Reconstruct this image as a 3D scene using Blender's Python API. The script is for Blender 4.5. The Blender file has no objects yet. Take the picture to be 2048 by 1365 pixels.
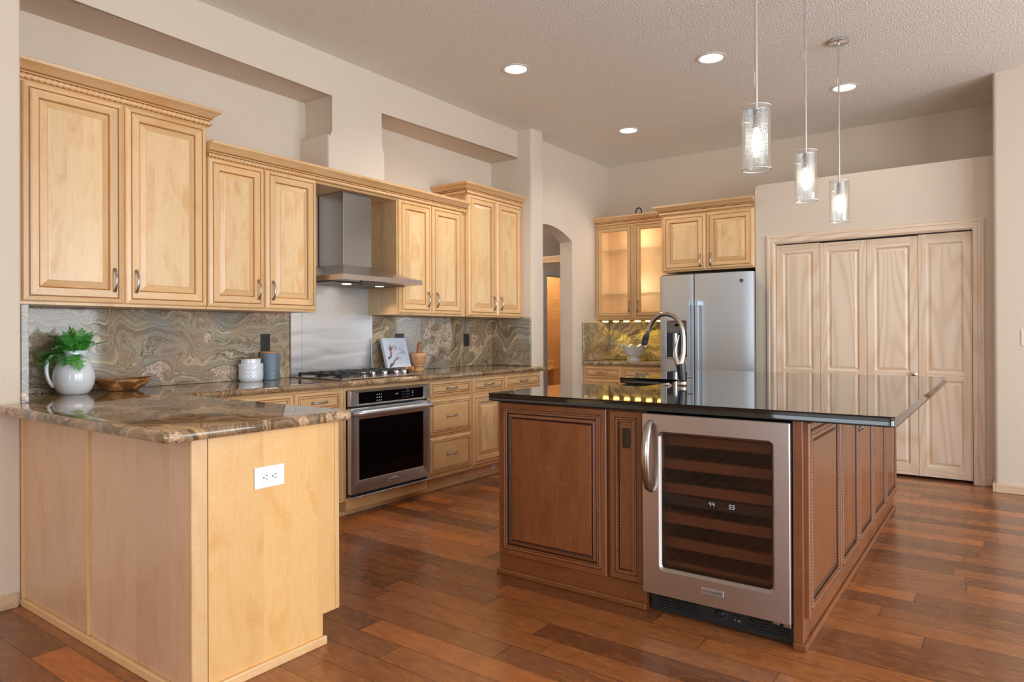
import bpy, bmesh, math, random
from mathutils import Vector, Matrix
random.seed(7)
PI = math.pi
SC = bpy.context.scene
COL = SC.collection

# ------------------------------------------------------------------ camera
F_PX, YAW, PITCH, ROLL, SY = 1361.5, .6271, .0028, -.0043, -17.6
HCAM = 1.22
Fv = Vector((math.cos(YAW)*math.cos(PITCH), math.sin(YAW)*math.cos(PITCH), math.sin(PITCH)))
Rv = Vector((math.sin(YAW), -math.cos(YAW), 0)); Uv = Rv.cross(Fv)
R2 = Rv*math.cos(ROLL)+Uv*math.sin(ROLL); U2 = -Rv*math.sin(ROLL)+Uv*math.cos(ROLL)
cd = bpy.data.cameras.new('camera'); cam = bpy.data.objects.new('camera', cd); COL.objects.link(cam)
cd.sensor_width = 36; cd.lens = F_PX*36/2048; cd.shift_y = SY/2048; cd.clip_start = .05
M = Matrix((R2, U2, -Fv)).transposed().to_4x4(); M.translation = Vector((0, 0, HCAM)); cam.matrix_world = M
SC.camera = cam

# ------------------------------------------------------------------ world, exposure
w = bpy.data.worlds.new('sky'); SC.world = w; w.use_nodes = True
w.node_tree.nodes['Background'].inputs[0].default_value = (.75, .85, 1, 1)
w.node_tree.nodes['Background'].inputs[1].default_value = .6
SC.view_settings.view_transform = 'Standard'; SC.view_settings.look = 'None'
SC.view_settings.gamma = 1; SC.view_settings.use_curve_mapping = False
SC.view_settings.exposure = -0.44
SC.cycles.use_denoising = True
SC.cycles.max_bounces = 10; SC.cycles.diffuse_bounces = 5; SC.cycles.glossy_bounces = 5
SC.cycles.transmission_bounces = 6; SC.cycles.transparent_max_bounces = 12
SC.cycles.sample_clamp_indirect = 6; SC.cycles.caustics_reflective = False; SC.cycles.caustics_refractive = False

WINDOW_LIGHTS = []
def window_light(loc, rot, sx, sy, power, color):
    l = bpy.data.lights.new('daylight', 'AREA'); l.shape = 'RECTANGLE'; l.size = sx; l.size_y = sy
    l.energy = power; l.color = color
    o = bpy.data.objects.new('daylight', l); COL.objects.link(o); o.location = loc; o.rotation_euler = rot
    WINDOW_LIGHTS.append(o); return o
# daylight through the windows of the side wall (y=-4) and of the rear wall (x=-4)
for xx in (.1, 2.2, 4.3):
    window_light((xx, -3.93, 1.55), (-PI/2-.12, 0, PI), 1.6, 2.8, 180, (.84, .93, 1))
for yy in (-1.9, .6):
    window_light((-3.93, yy, 1.55), (0, -PI/2-.12, 0), 2.8, 1.7, 82, (.82, .92, 1))

# ------------------------------------------------------------------ materials
def inp(node, key):
    return node.inputs[key]
class G:
    def __init__(s, name):
        s.m = bpy.data.materials.new(name); s.m.use_nodes = True
        s.t = s.m.node_tree; s.b = s.t.nodes['Principled BSDF']; s.out = s.t.nodes['Material Output']
    def n(s, typ, ins=None, **props):
        nd = s.t.nodes.new('ShaderNode'+typ)
        for k, v in props.items(): setattr(nd, k, v)
        for k, v in (ins or {}).items(): s.set(nd.inputs[k], v)
        return nd
    def set(s, sock, v):
        if isinstance(v, bpy.types.NodeSocket): s.t.links.new(v, sock)
        elif isinstance(v, bpy.types.Node): s.t.links.new(v.outputs[0], sock)
        else:
            if isinstance(v, tuple) and len(v) == 3 and len(getattr(sock, 'default_value', (0,))) == 4: v = (*v, 1)
            sock.default_value = v
    def p(s, **kw):
        for k, v in kw.items(): s.set(s.b.inputs[k.replace('_', ' ')], v)
        return s
    def math(s, op, a, b=0.0, c=None):
        ins = {0: a, 1: b}
        if c is not None: ins[2] = c
        return s.n('Math', ins, operation=op).outputs[0]
    def mix(s, f, a, b, mode='MIX'):
        nd = s.n('Mix', None, data_type='RGBA', blend_type=mode)
        s.set(nd.inputs[0], f); s.set(nd.inputs[6], a); s.set(nd.inputs[7], b); return nd.outputs[2]
    def comb(s, x, y, z): return s.n('CombineXYZ', {0: x, 1: y, 2: z}).outputs[0]
    def noise(s, vec, scale, detail=3, rough=.5, dist=0):
        return s.n('TexNoise', {'Vector': vec, 'Scale': scale, 'Detail': detail, 'Roughness': rough, 'Distortion': dist}).outputs[0]
    def ramp(s, f, stops, interp='LINEAR'):
        nd = s.n('ValToRGB', {0: f}); cr = nd.color_ramp; cr.interpolation = interp
        while len(cr.elements) > 1: cr.elements.remove(cr.elements[0])
        for i, (p, c) in enumerate(stops):
            e = cr.elements[0] if i == 0 else cr.elements.new(p)
            e.position = p; e.color = (*c, 1)
        return nd.outputs[0]
    def bump(s, h, strength=.3, dist=.01):
        nd = s.n('Bump', {'Strength': strength, 'Distance': dist, 'Height': h}); s.set(s.b.inputs['Normal'], nd.outputs[0])
    def obj(s):
        tc = s.n('TexCoord'); sp = s.n('SeparateXYZ', {0: tc.outputs['Object']}); return tc.outputs['Object'], sp
def lin(r, g, b):
    f = lambda c: (c/255/12.92) if c/255 <= .04045 else ((c/255+.055)/1.055)**2.4
    return (f(r), f(g), f(b))
def plain(name, col, rough=.5, metal=0, **kw):
    g = G(name); g.p(Base_Color=col, Roughness=rough, Metallic=metal, **kw); return g.m

def wood(name, base, dark, light, blotch, vertical=True, stave=.09, rough=.35, coat=.3, grain=.5, stavevar=.12, spec=.5):
    g = G(name); _, sp = g.obj(); rnd = g.n('ObjectInfo').outputs['Random']
    xy = g.math('ADD', sp.outputs[0], sp.outputs[1]); z = sp.outputs[2]
    ac, al = (xy, z) if vertical else (z, xy)
    off = g.math('MULTIPLY', rnd, 23.7); ac = g.math('ADD', ac, off)
    sid = g.math('FLOOR', g.math('DIVIDE', g.math('ADD', ac, g.math('MULTIPLY', rnd, 3.1)), stave))
    wn = g.n('TexWhiteNoise', {'W': sid}, noise_dimensions='1D')
    v = g.comb(ac, g.math('MULTIPLY', al, .05), g.math('MULTIPLY', sid, 3.3))
    gr = g.noise(v, 120, 5, .65, .2)
    v2 = g.comb(ac, g.math('MULTIPLY', al, .35), g.math('MULTIPLY', sid, 1.7))
    bl = g.noise(v2, 9, 3, .55, .8)
    v3 = g.comb(g.math('MULTIPLY', ac, .35), al, sid)
    cu = g.noise(v3, 55, 2, .5, 1.5)
    c = g.ramp(gr, [(.3, dark), (.5, base), (.72, light)])
    c = g.mix(grain, base, c)
    c = g.mix(g.math('MULTIPLY', g.ramp(bl, [(.5, (0, 0, 0)), (.72, (1, 1, 1))]), .75), c, blotch)
    c = g.mix(g.math('MULTIPLY', g.ramp(cu, [(.5, (0, 0, 0)), (.7, (1, 1, 1))]), .22), c, light)
    hs = g.n('HueSaturation', {'Value': g.math('MULTIPLY_ADD', wn.outputs[0], stavevar*2, 1-stavevar), 'Color': c})
    g.p(Base_Color=hs.outputs[0], Roughness=rough, Coat_Weight=coat, Coat_Roughness=.2, Specular_IOR_Level=spec)
    return g.m
MB, MD, ML, MO = lin(224, 182, 130), lin(204, 156, 102), lin(234, 202, 156), lin(216, 160, 96)
maple_v = wood('maple_vertical', MB, MD, ML, MO, grain=.3)
maple_h = wood('maple_horizontal', MB, MD, ML, MO, vertical=False, stave=.3, grain=.3)
maple_panel = wood('maple_panel', lin(232, 196, 146), MD, lin(240, 212, 172), MO, stave=.075, stavevar=.07, grain=.25)
pen_face = wood('maple_veneer', lin(228, 180, 116), lin(208, 154, 92), lin(238, 200, 144), lin(216, 158, 86), stave=.24, stavevar=.05, grain=.25)
pen_side_shaded = wood('maple_veneer_shaded', lin(212, 172, 138), lin(188, 146, 112), lin(222, 186, 156), lin(200, 152, 116), stave=.24, stavevar=.06, grain=.35, rough=.4, coat=.2)  # same veneer, with the side's duller light painted into a browner tone
IB, ID, IL, IO = lin(124, 72, 38), lin(96, 52, 25), lin(148, 92, 54), lin(108, 56, 26)
cherry_v = wood('stained_wood_vertical', IB, ID, IL, IO, rough=.36, coat=.3, stave=.11)
cherry_h = wood('stained_wood_horizontal', IB, ID, IL, IO, vertical=False, stave=.3, rough=.36, coat=.3)
glaze = plain('dark_glaze', lin(52, 26, 14), .4)
maple_groove_shade = plain('maple_groove_shade', lin(158, 106, 60), .5)  # crease shade painted into the grooves as a darker maple
maple_in = plain('maple_interior', lin(232, 202, 158), .85, 0, Specular_IOR_Level=.1)
rope_i = plain('island_rope', lin(128, 80, 52), .32)
oak_trim = wood('oak_baseboard', lin(214, 184, 150), lin(180, 146, 112), lin(228, 204, 174), lin(200, 164, 124), vertical=False, stave=.05, rough=.45, coat=.1)
shelf_wood = wood('cooler_shelf_wood', lin(150, 92, 58), lin(118, 70, 42), lin(160, 108, 74), lin(130, 78, 48), vertical=False, stave=.2, rough=.5, coat=0)

def pine(name, vertical=True):
    g = G(name); _, sp = g.obj(); rnd = g.n('ObjectInfo').outputs['Random']
    xy = g.math('ADD', sp.outputs[0], sp.outputs[1]); z = sp.outputs[2]
    ac, al = (xy, z) if vertical else (z, xy)
    off = g.math('MULTIPLY', rnd, 31.3)
    v = g.comb(g.math('ADD', ac, off), g.math('MULTIPLY', al, .09), off)
    n1 = g.noise(v, 3.6, 1, .35, .15)
    s = g.math('SINE', g.math('MULTIPLY', n1, 110))
    fine = g.noise(g.comb(ac, g.math('MULTIPLY', al, .04), off), 160, 4, .6)
    c = g.ramp(g.math('MULTIPLY_ADD', s, .5, .5), [(0, lin(216, 192, 166)), (.35, lin(226, 206, 184)), (1, lin(230, 212, 192))])
    c = g.mix(g.math('MULTIPLY', fine, .3), c, lin(218, 186, 152), 'MIX')
    bl = g.noise(g.comb(ac, g.math('MULTIPLY', al, .3), off), 5, 2)
    c = g.mix(g.math('MULTIPLY', g.ramp(bl, [(.5, (0, 0, 0)), (.7, (1, 1, 1))]), .5), c, lin(222, 184, 146))
    g.p(Base_Color=c, Roughness=.42, Coat_Weight=.15, Coat_Roughness=.2); return g.m
pine_v = pine('pine_vertical'); pine_h = pine('pine_horizontal', False)

def paint(name, col, scale=70, strength=.25, dist=.004, detail=3):
    g = G(name); o, _ = g.obj(); h = g.noise(o, scale, detail, .55)
    h = g.ramp(h, [(.38, (0, 0, 0)), (.62, (1, 1, 1))])
    g.p(Base_Color=col, Roughness=.75, Specular_IOR_Level=.25); g.bump(h, strength, dist); return g.m
WALLC = lin(216, 201, 184)
wall_m = paint('wall_paint', WALLC, 65, .14, .003)
ceil_m = paint('ceiling_paint', lin(240, 236, 228), 80, .6, .005, 4)
white_m = plain('white_enamel', lin(232, 232, 230), .35)
trimw_m = plain('white_trim_paint', lin(206, 204, 202), .4)

def granite(name, seed, pal, dirv=(.1, 0, 1), amp=.22, freq=16, speck=.5, big=.55, rough=.06, wscale=2.4, spec=.6):
    g = G(name); o, sp = g.obj()
    v = g.n('Mapping', {'Vector': o, 'Location': (seed, seed*.7, seed*1.3)}).outputs[0]
    n1 = g.noise(v, wscale, 2, .5, .35); n2 = g.noise(v, wscale*3.3, 3, .55, .6)
    d = g.n('VectorMath', {0: v, 1: dirv}, operation='DOT_PRODUCT').outputs['Value']
    ph = g.math('ADD', d, g.math('ADD', g.math('MULTIPLY', n1, amp*4), g.math('MULTIPLY', n2, amp*.42)))
    st = g.noise(g.comb(g.math('MULTIPLY', ph, freq), g.math('MULTIPLY', n1, 1.5), seed), 1, 5, .72)
    fine = g.noise(g.comb(g.math('MULTIPLY', ph, freq*9), 0, seed), 1, 2, .6)
    c1 = g.ramp(st, [(.30, pal[0]), (.40, pal[1]), (.46, pal[2]), (.5, pal[0]), (.54, pal[1]), (.6, pal[3]), (.66, pal[1]), (.8, pal[2])])
    c1 = g.mix(g.math('MULTIPLY', g.ramp(fine, [(.3, (1, 1, 1)), (.45, (0, 0, 0))]), .5), c1, pal[0])
    c1 = g.mix(g.math('MULTIPLY', g.ramp(fine, [(.58, (0, 0, 0)), (.68, (1, 1, 1))]), .45), c1, pal[3])
    hu = g.noise(v, 3.1, 3, .5, 1.0); c1 = g.mix(g.math('MULTIPLY', g.ramp(hu, [(.42, (0, 0, 0)), (.6, (1, 1, 1))]), .5), c1, lin(164, 136, 108))
    gy = g.noise(v, 2.3, 2, .5, .7); c1 = g.mix(g.math('MULTIPLY', g.ramp(gy, [(.55, (0, 0, 0)), (.66, (1, 1, 1))]), .55), c1, lin(132, 138, 140))
    sp1 = g.noise(v, 150, 3, .7); sp2 = g.noise(v, 75, 4, .75)
    pinkc = g.ramp(sp2, [(.36, lin(74, 62, 60)), (.43, pal[5]), (.55, pal[4])])
    bn = g.noise(g.comb(g.math('MULTIPLY', ph, 2.2), n1, seed*2), 1.6, 3, .55)
    c = g.mix(g.ramp(bn, [(big, (0, 0, 0)), (big+.035, (1, 1, 1))]), c1, pinkc)
    c = g.mix(g.math('MULTIPLY', g.ramp(sp1, [(.32, (1, 1, 1)), (.42, (0, 0, 0))]), speck), c, lin(58, 50, 44))
    c = g.mix(g.math('MULTIPLY', g.ramp(sp1, [(.58, (0, 0, 0)), (.68, (1, 1, 1))]), speck*.5), c, pal[4])
    g.p(Base_Color=c, Roughness=rough, Specular_IOR_Level=spec); return g.m
PAL1 = [lin(92, 84, 66), lin(154, 144, 122), lin(184, 176, 158), lin(230, 212, 178), lin(218, 196, 178), lin(176, 146, 128)]
PAL2 = [lin(84, 68, 46), lin(146, 128, 98), lin(176, 162, 134), lin(226, 206, 170), lin(212, 192, 170), lin(168, 146, 122)]
PALC = [lin(72, 52, 36), lin(124, 98, 68), lin(156, 130, 94), lin(198, 156, 104), lin(204, 170, 138), lin(150, 118, 90)]
gran_left = granite('granite_splash_left', 3.1, PAL1, big=.54, freq=19, spec=.35)
gran_right = granite('granite_splash_right', 11.7, PAL2, dirv=(-.6, 0, 1), amp=.26, speck=.25, big=.62)
gran_far = granite('granite_splash_far', 23.3, PAL2, dirv=(0, .5, 1), amp=.3, freq=12, speck=.2, big=.62)
gran_top = granite('granite_counter', 5.5, PALC, dirv=(.9, .35, .5), amp=.2, freq=14, speck=.6, big=.6, rough=.05)

def blackgran():
    g = G('black_granite'); o, _ = g.obj()
    vo = g.n('TexVoronoi', {'Vector': o, 'Scale': 90})
    f = g.ramp(vo.outputs['Distance'], [(.03, (1, 1, 1)), (.06, (0, 0, 0))])
    n = g.noise(o, 25, 2); f = g.math('MULTIPLY', f, g.ramp(n, [(.55, (0, 0, 0)), (.6, (1, 1, 1))]))
    c = g.mix(f, (.006, .0065, .007), lin(150, 156, 160)); g.p(Base_Color=c, Roughness=.045, Specular_IOR_Level=.75, Coat_Weight=.35, Coat_Roughness=.02); return g.m
black_gran = blackgran()

def steel(name, col, rough=.25, vertical=False, wave=0):
    g = G(name); _, sp = g.obj(); xy = g.math('ADD', sp.outputs[0], sp.outputs[1])
    v = g.comb(g.math('MULTIPLY', xy, 1 if vertical else .01), g.math('MULTIPLY', sp.outputs[2], .01 if vertical else 1), 0)
    n = g.noise(v, 400, 3, .6)
    g.p(Base_Color=col, Metallic=1, Roughness=g.math('MULTIPLY_ADD', n, .1, rough-.05)); g.bump(n, .012, .0005)
    if wave:
        o2 = g.n('TexCoord').outputs['Object']; mp = g.n('Mapping', {'Vector': o2, 'Scale': (1.2, 1, 6)}).outputs[0]
        g.bump(g.noise(mp, 1.6, 1, .4, .4), wave, .05)
    return g.m
steel_m = steel('brushed_steel', lin(196, 186, 182), .3)
steel_f = steel('brushed_steel_fridge', lin(206, 218, 228), .36)
satin_m = plain('satin_steel', lin(206, 214, 222), .38, 1)
oven_steel = steel('oven_steel', lin(206, 212, 216), .32)
steel_v = steel('brushed_steel_hood', lin(182, 186, 190), .22, True)
splash_m = steel('steel_splash_panel', lin(232, 242, 252), .31, wave=.1)
chrome = plain('chrome', lin(225, 225, 228), .08, 1)
nickel = plain('brushed_nickel', lin(178, 172, 166), .2, 1)
pull_m = plain('pewter_pull', lin(172, 172, 174), .18, 1)
black_gloss = plain('black_glass', (.002, .002, .003), .04, 0, Specular_IOR_Level=.2)
black_m = plain('matte_black', (.012, .012, .013), .45)
black_soft = plain('black_plastic', (.018, .02, .022), .3)
iron_m = plain('cast_iron', (.02, .022, .025), .42)
bronze_m = plain('dark_bronze', lin(40, 28, 24), .3)
ceramic = plain('white_ceramic', lin(226, 232, 238), .12, 0, Coat_Weight=.5)
grey_cer = plain('grey_ceramic', lin(104, 122, 136), .3)
dark_in = plain('dark_interior', (.012, .012, .014), .6)

def glassy(name, tint=(1, 1, 1), gloss=1.0, rough=.02, ior=1.45):
    g = G(name); t = g.t
    tr = g.n('BsdfTransparent', {0: tint}); gl = g.n('BsdfGlossy', {'Color': (1, 1, 1), 'Roughness': rough})
    lw = g.n('LayerWeight', {'Blend': .5}); f = g.math('MULTIPLY_ADD', g.math('POWER', lw.outputs['Facing'], 4.0), .75*gloss, .045*gloss)
    mx = g.n('MixShader', {0: f, 1: tr.outputs[0], 2: gl.outputs[0]})
    t.links.new(mx.outputs[0], g.out.inputs[0]); return g.m
glass_clear = glassy('clear_glass', (.97, .98, .98), 1.3)
glass_tint = glassy('tinted_glass', (.74, .7, .68), 1.0)
glass_cab = glassy('cabinet_glass', (.96, .94, .9), .8, .08)
def mesh_metal():
    g = G('perforated_metal'); _, sp = g.obj()
    ang = g.math('ARCTAN2', sp.outputs[1], sp.outputs[0])
    a = g.math('MULTIPLY', ang, 26/1.0); z = g.math('MULTIPLY', sp.outputs[2], 26/.045)
    s1 = g.math('MULTIPLY', g.math('SINE', a), g.math('SINE', z))
    f = g.math('GREATER_THAN', s1, .0)
    tr = g.n('BsdfTransparent'); gl = g.n('BsdfGlossy', {'Color': (.86, .9, .94), 'Roughness': .3}); tl = g.n('BsdfTranslucent', {0: (.8, .82, .85)})
    m0 = g.n('MixShader', {0: .35, 1: gl.outputs[0], 2: tl.outputs[0]})
    mx = g.n('MixShader', {0: g.math('MULTIPLY_ADD', f, .3, .05), 1: tr.outputs[0], 2: m0.outputs[0]})
    g.t.links.new(mx.outputs[0], g.out.inputs[0]); return g.m
mesh_m = mesh_metal()
def emis(name, col, s):
    g = G(name); g.p(Base_Color=(0, 0, 0), Emission_Color=col, Emission_Strength=s); return g.m
lens_m = emis('downlight_lens', (1, .95, .87), 9)
bulb_m = emis('bulb_glow', (1, .9, .76), 45)
puck_m = emis('puck_glow', (1, .72, .2), 10)
hoodl_m = emis('hood_lamp_glow', (1, .85, .6), 8)
digit_m = emis('display_digits', (.8, .9, 1), 1.6)
icon_m = emis('oven_icons', (.6, .85, 1), .55)

def floor_mat():
    g = G('hardwood_floor'); o, sp = g.obj(); X, Y = sp.outputs[0], sp.outputs[1]
    W = .127
    rx = g.math('DIVIDE', X, W); row = g.math('FLOOR', rx); fx = g.math('SUBTRACT', rx, row)
    wr = g.n('TexWhiteNoise', {'W': row}, noise_dimensions='1D').outputs[0]
    wr2 = g.n('TexWhiteNoise', {'W': g.math('ADD', row, 71.3)}, noise_dimensions='1D').outputs[0]
    ry = g.math('ADD', g.math('DIVIDE', Y, g.math('MULTIPLY_ADD', wr2, .6, .85)), g.math('MULTIPLY', wr, 9)); cl = g.math('FLOOR', ry); fy = g.math('SUBTRACT', ry, cl)
    idn = g.n('TexWhiteNoise', {'Vector': g.comb(row, cl, 0)}, noise_dimensions='3D')
    idv = idn.outputs[0]; ids = g.n('SeparateColor', {0: idn.outputs[1]})
    gx = g.math('MINIMUM', fx, g.math('SUBTRACT', 1.0, fx)); gy = g.math('MINIMUM', fy, g.math('SUBTRACT', 1.0, fy))
    gap = g.math('MINIMUM', g.math('MULTIPLY', gx, W), gy)
    gapf = g.ramp(gap, [(0, (1, 1, 1)), (.0022, (0, 0, 0))])
    off = g.math('MULTIPLY', idv, 40)
    v = g.comb(X, g.math('MULTIPLY', Y, .07), off)
    gr = g.noise(v, 90, 5, .65, .4)
    v2 = g.comb(g.math('MULTIPLY', X, 1), g.math('MULTIPLY', Y, .45), off)
    bl = g.noise(v2, 11, 4, .62, 2.2)
    v3 = g.comb(g.math('MULTIPLY', X, 1), g.math('MULTIPLY', Y, .25), off)
    fig = g.noise(v3, 20, 2, .5, 3.0)
    base = g.ramp(idv, [(0, lin(92, 54, 32)), (.2, lin(122, 74, 42)), (.5, lin(148, 90, 48)), (.8, lin(170, 104, 54)), (1, lin(206, 120, 56))])
    base = g.mix(g.math('MULTIPLY', ids.outputs[1], .3), base, lin(136, 78, 46))
    c = g.mix(g.math('MULTIPLY', g.ramp(gr, [(.40, (1, 1, 1)), (.56, (0, 0, 0))]), .22), base, lin(86, 48, 28))
    c = g.mix(g.math('MULTIPLY', g.ramp(bl, [(.46, (0, 0, 0)), (.72, (1, 1, 1))]), .5), c, lin(104, 58, 36))
    c = g.mix(g.math('MULTIPLY', g.ramp(fig, [(.52, (0, 0, 0)), (.7, (1, 1, 1))]), .28), c, lin(196, 126, 66))
    c = g.mix(g.math('MULTIPLY', gapf, .75), c, lin(34, 17, 9))
    h = g.math('SUBTRACT', g.math('MULTIPLY', g.noise(g.comb(X, g.math('MULTIPLY', Y, .2), off), 14, 2), .6), g.math('MULTIPLY', gapf, 1.0))
    g.p(Base_Color=c, Roughness=g.math('MULTIPLY_ADD', gr, .06, .24), Specular_IOR_Level=.5, Coat_Weight=.2, Coat_Roughness=.14)
    g.bump(h, .1, .0015); return g.m
floor_m = floor_mat()

def tile_mat():
    g = G('shower_tile'); o, sp = g.obj()
    v = g.comb(sp.outputs[0], sp.outputs[2], 0)
    br = g.n('TexBrick', {'Vector': v, 'Color1': lin(222, 182, 128), 'Color2': lin(212, 168, 112), 'Mortar': lin(238, 214, 176), 'Scale': 1, 'Mortar Size': .003, 'Brick Width': .3, 'Row Height': .165})
    n = g.noise(o, 12, 3); c = g.mix(g.math('MULTIPLY', n, .4), br.outputs[0], lin(200, 148, 90))
    g.p(Base_Color=c, Roughness=.35); return g.m
tile_m = tile_mat()

# ------------------------------------------------------------------ mesh building
WL = {}
class B:
    def __init__(s): s.bm = bmesh.new(); s.mi = 0
    def f(s, vs, mi=None):
        try:
            fc = s.bm.faces.new(vs); fc.material_index = s.mi if mi is None else mi; return fc
        except ValueError: return None
    def box(s, x0, x1, y0, y1, z0, z1, bev=0, seg=2):
        v = [s.bm.verts.new((x, y, z)) for x in (x0, x1) for y in (y0, y1) for z in (z0, z1)]
        fs = [s.f([v[i] for i in q]) for q in ((0, 1, 3, 2), (4, 6, 7, 5), (0, 4, 5, 1), (2, 3, 7, 6), (0, 2, 6, 4), (1, 5, 7, 3))]
        if bev: s.bev(fs, bev, seg)
        return s
    def bev(s, fs, w_, seg=2, edges=None, clamp=True):
        es = edges or list({e for f_ in fs for e in f_.edges})
        r = bmesh.ops.bevel(s.bm, geom=es, offset=w_, offset_type='OFFSET', segments=seg, profile=.5, affect='EDGES', clamp_overlap=clamp)
        for f_ in r['faces']: f_.material_index = s.mi
    def prism(s, pts, axis, a0, a1, bev=0, seg=2, which=None):
        """2-D polygon pts extruded along axis ('x','y','z') from a0 to a1"""
        def P(p, a):
            return {'x': (a, p[0], p[1]), 'y': (p[0], a, p[1]), 'z': (p[0], p[1], a)}[axis]
        A = [s.bm.verts.new(P(p, a0)) for p in pts]; C_ = [s.bm.verts.new(P(p, a1)) for p in pts]
        n = len(pts); fs = [s.f(A), s.f(C_[::-1])]
        for i in range(n): fs.append(s.f([A[i], A[(i+1) % n], C_[(i+1) % n], C_[i]]))
        if bev:
            es = None
            if which == 'a0': es = [e for e in fs[0].edges]
            elif which == 'caps': es = list(fs[0].edges)+list(fs[1].edges)
            s.bev(fs, bev, seg, es)
        return s
    def tube(s, pts, rad, n=10, cap=True, flat=1.0, up=None):
        pts = [Vector(p) for p in pts]
        if not hasattr(rad, '__len__'): rad = [rad]*len(pts)
        rings = []; prev = None
        for i, p in enumerate(pts):
            t = (pts[min(i+1, len(pts)-1)]-pts[max(i-1, 0)]).normalized()
            if prev is None:
                a = Vector(up) if up else (Vector((0, 0, 1)) if abs(t.z) < .9 else Vector((1, 0, 0)))
            else: a = prev
            u = (a-t*a.dot(t)).normalized(); v_ = t.cross(u); prev = u
            rings.append([s.bm.verts.new(p+(u*math.cos(2*PI*k/n)+v_*math.sin(2*PI*k/n)*flat)*rad[i]) for k in range(n)])
        for a, b in zip(rings, rings[1:]):
            for k in range(n): s.f([a[k], a[(k+1) % n], b[(k+1) % n], b[k]])
        if cap: s.f(rings[0][::-1]); s.f(rings[-1])
        return s
    def lathe(s, prof, c=(0, 0, 0), n=32, axis='z', fn=None, cap=True):
        c = Vector(c); rings = []
        for (r, h) in prof:
            ring = []
            for k in range(n):
                a = 2*PI*k/n; rr, hh = (r, h) if fn is None else fn(r, h, a)
                x, y = rr*math.cos(a), rr*math.sin(a)
                p = {'z': (x, y, hh), 'x': (hh, x, y), 'y': (x, hh, y)}[axis]
                ring.append(s.bm.verts.new(c+Vector(p)))
            rings.append(ring)
        for a, b in zip(rings, rings[1:]):
            for k in range(n): s.f([a[k], a[(k+1) % n], b[(k+1) % n], b[k]])
        if cap: s.f(rings[0][::-1]); s.f(rings[-1])
        return s
def obj(name, b, mats, parent=None, smooth=False, normals=True):
    bm = b.bm
    if normals: bmesh.ops.recalc_face_normals(bm, faces=bm.faces[:])
    off = WL.get(parent.name, Vector((0, 0, 0))) if parent else Vector((0, 0, 0))
    if off.length: bmesh.ops.translate(bm, verts=bm.verts[:], vec=-off)
    me = bpy.data.meshes.new(name); bm.to_mesh(me); bm.free()
    for m in (mats if isinstance(mats, (list, tuple)) else [mats]): me.materials.append(m)
    if smooth:
        for p in me.polygons: p.use_smooth = True
        try: me.set_sharp_from_angle(angle=math.radians(smooth if smooth is not True else 40))
        except Exception: pass
    o = bpy.data.objects.new(name, me); COL.objects.link(o)
    if parent: o.parent = parent; WL[o.name] = off
    return o
def thing(name, loc, label, cat, group=None):
    o = bpy.data.objects.new(name, None); COL.objects.link(o); o.location = loc; o.empty_display_size = .1
    o['label'] = label; o['category'] = cat
    if group: o['group'] = group
    WL[o.name] = Vector(loc); return o
def tag(o, label, cat, group=None):
    o['label'] = label; o['category'] = cat
    if group: o['group'] = group
    return o
def struct(name, b, m, parent=None, smooth=False):
    o = obj(name, b, m, parent, smooth)
    if not parent: o['kind'] = 'structure'
    return o
def sroot(name, loc):
    o = bpy.data.objects.new(name, None); COL.objects.link(o); o.location = loc; o['kind'] = 'structure'; WL[o.name] = Vector(loc); return o
def box(name, m, parent, *a, **k):
    return obj(name, B().box(*a, **k), m, parent)
def child_light(name, parent, kind, loc, power, color, size=.05, spot=None, blend=.5, rot=(0, 0, 0)):
    l = bpy.data.lights.new(name, kind); l.energy = power; l.color = color
    if kind == 'SPOT': l.spot_size = spot; l.spot_blend = blend; l.shadow_soft_size = size
    elif kind == 'POINT': l.shadow_soft_size = size
    else: l.size = size
    o = bpy.data.objects.new(name, l); COL.objects.link(o); o.parent = parent
    o.location = Vector(loc)-WL[parent.name]; o.rotation_euler = rot; return o

# door/drawer fronts: nested rings on a plane. face: 'y' -> faces -y (u=x), 'x' -> faces -x (u=y)
def PT(face, plane, u, v, n):
    return (u, plane-n, v) if face == 'y' else (plane-n, u, v)
RAISED = [(0, 0), (0, .010), (.006, .0155), (.0255, .0185), (.0275, .0155), (.031, .0155), (.0325, .02), (.068, .02), (.0705, .0135), (.075, .009), (.079, .0105), (.106, .0172), (.1075, .0195), (.1095, .0195)]
RG = {4, 5, 9}
DRAWER = [(0, 0), (0, .010), (.005, .0155), (.021, .0185), (.023, .0155), (.026, .0155), (.0275, .02), (.035, .02), (.0365, .0165), (.0395, .0165), (.041, .0185)]
DG = {4, 5, 8, 9}
ISL = [(0, 0), (0, .016), (.004, .02), (.0275, .02), (.0285, .0165), (.0395, .0165), (.0405, .02), (.0485, .022), (.0505, .018), (.052, .011), (.056, .0105), (.0575, .013), (.07, .0165), (.078, .012), (.0795, .0125), (.082, .017), (.0835, .0175)]
IG = {4, 5, 6, 9, 10, 13, 14}
ISN = [(0, 0), (0, .016), (.004, .02), (.0275, .02), (.0285, .0165), (.0395, .0165), (.0405, .02), (.0465, .0215), (.0485, .012), (.05, .0105)]
ING = {4, 5, 6, 8}
PINE = [(0, 0), (0, .0)]
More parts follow.
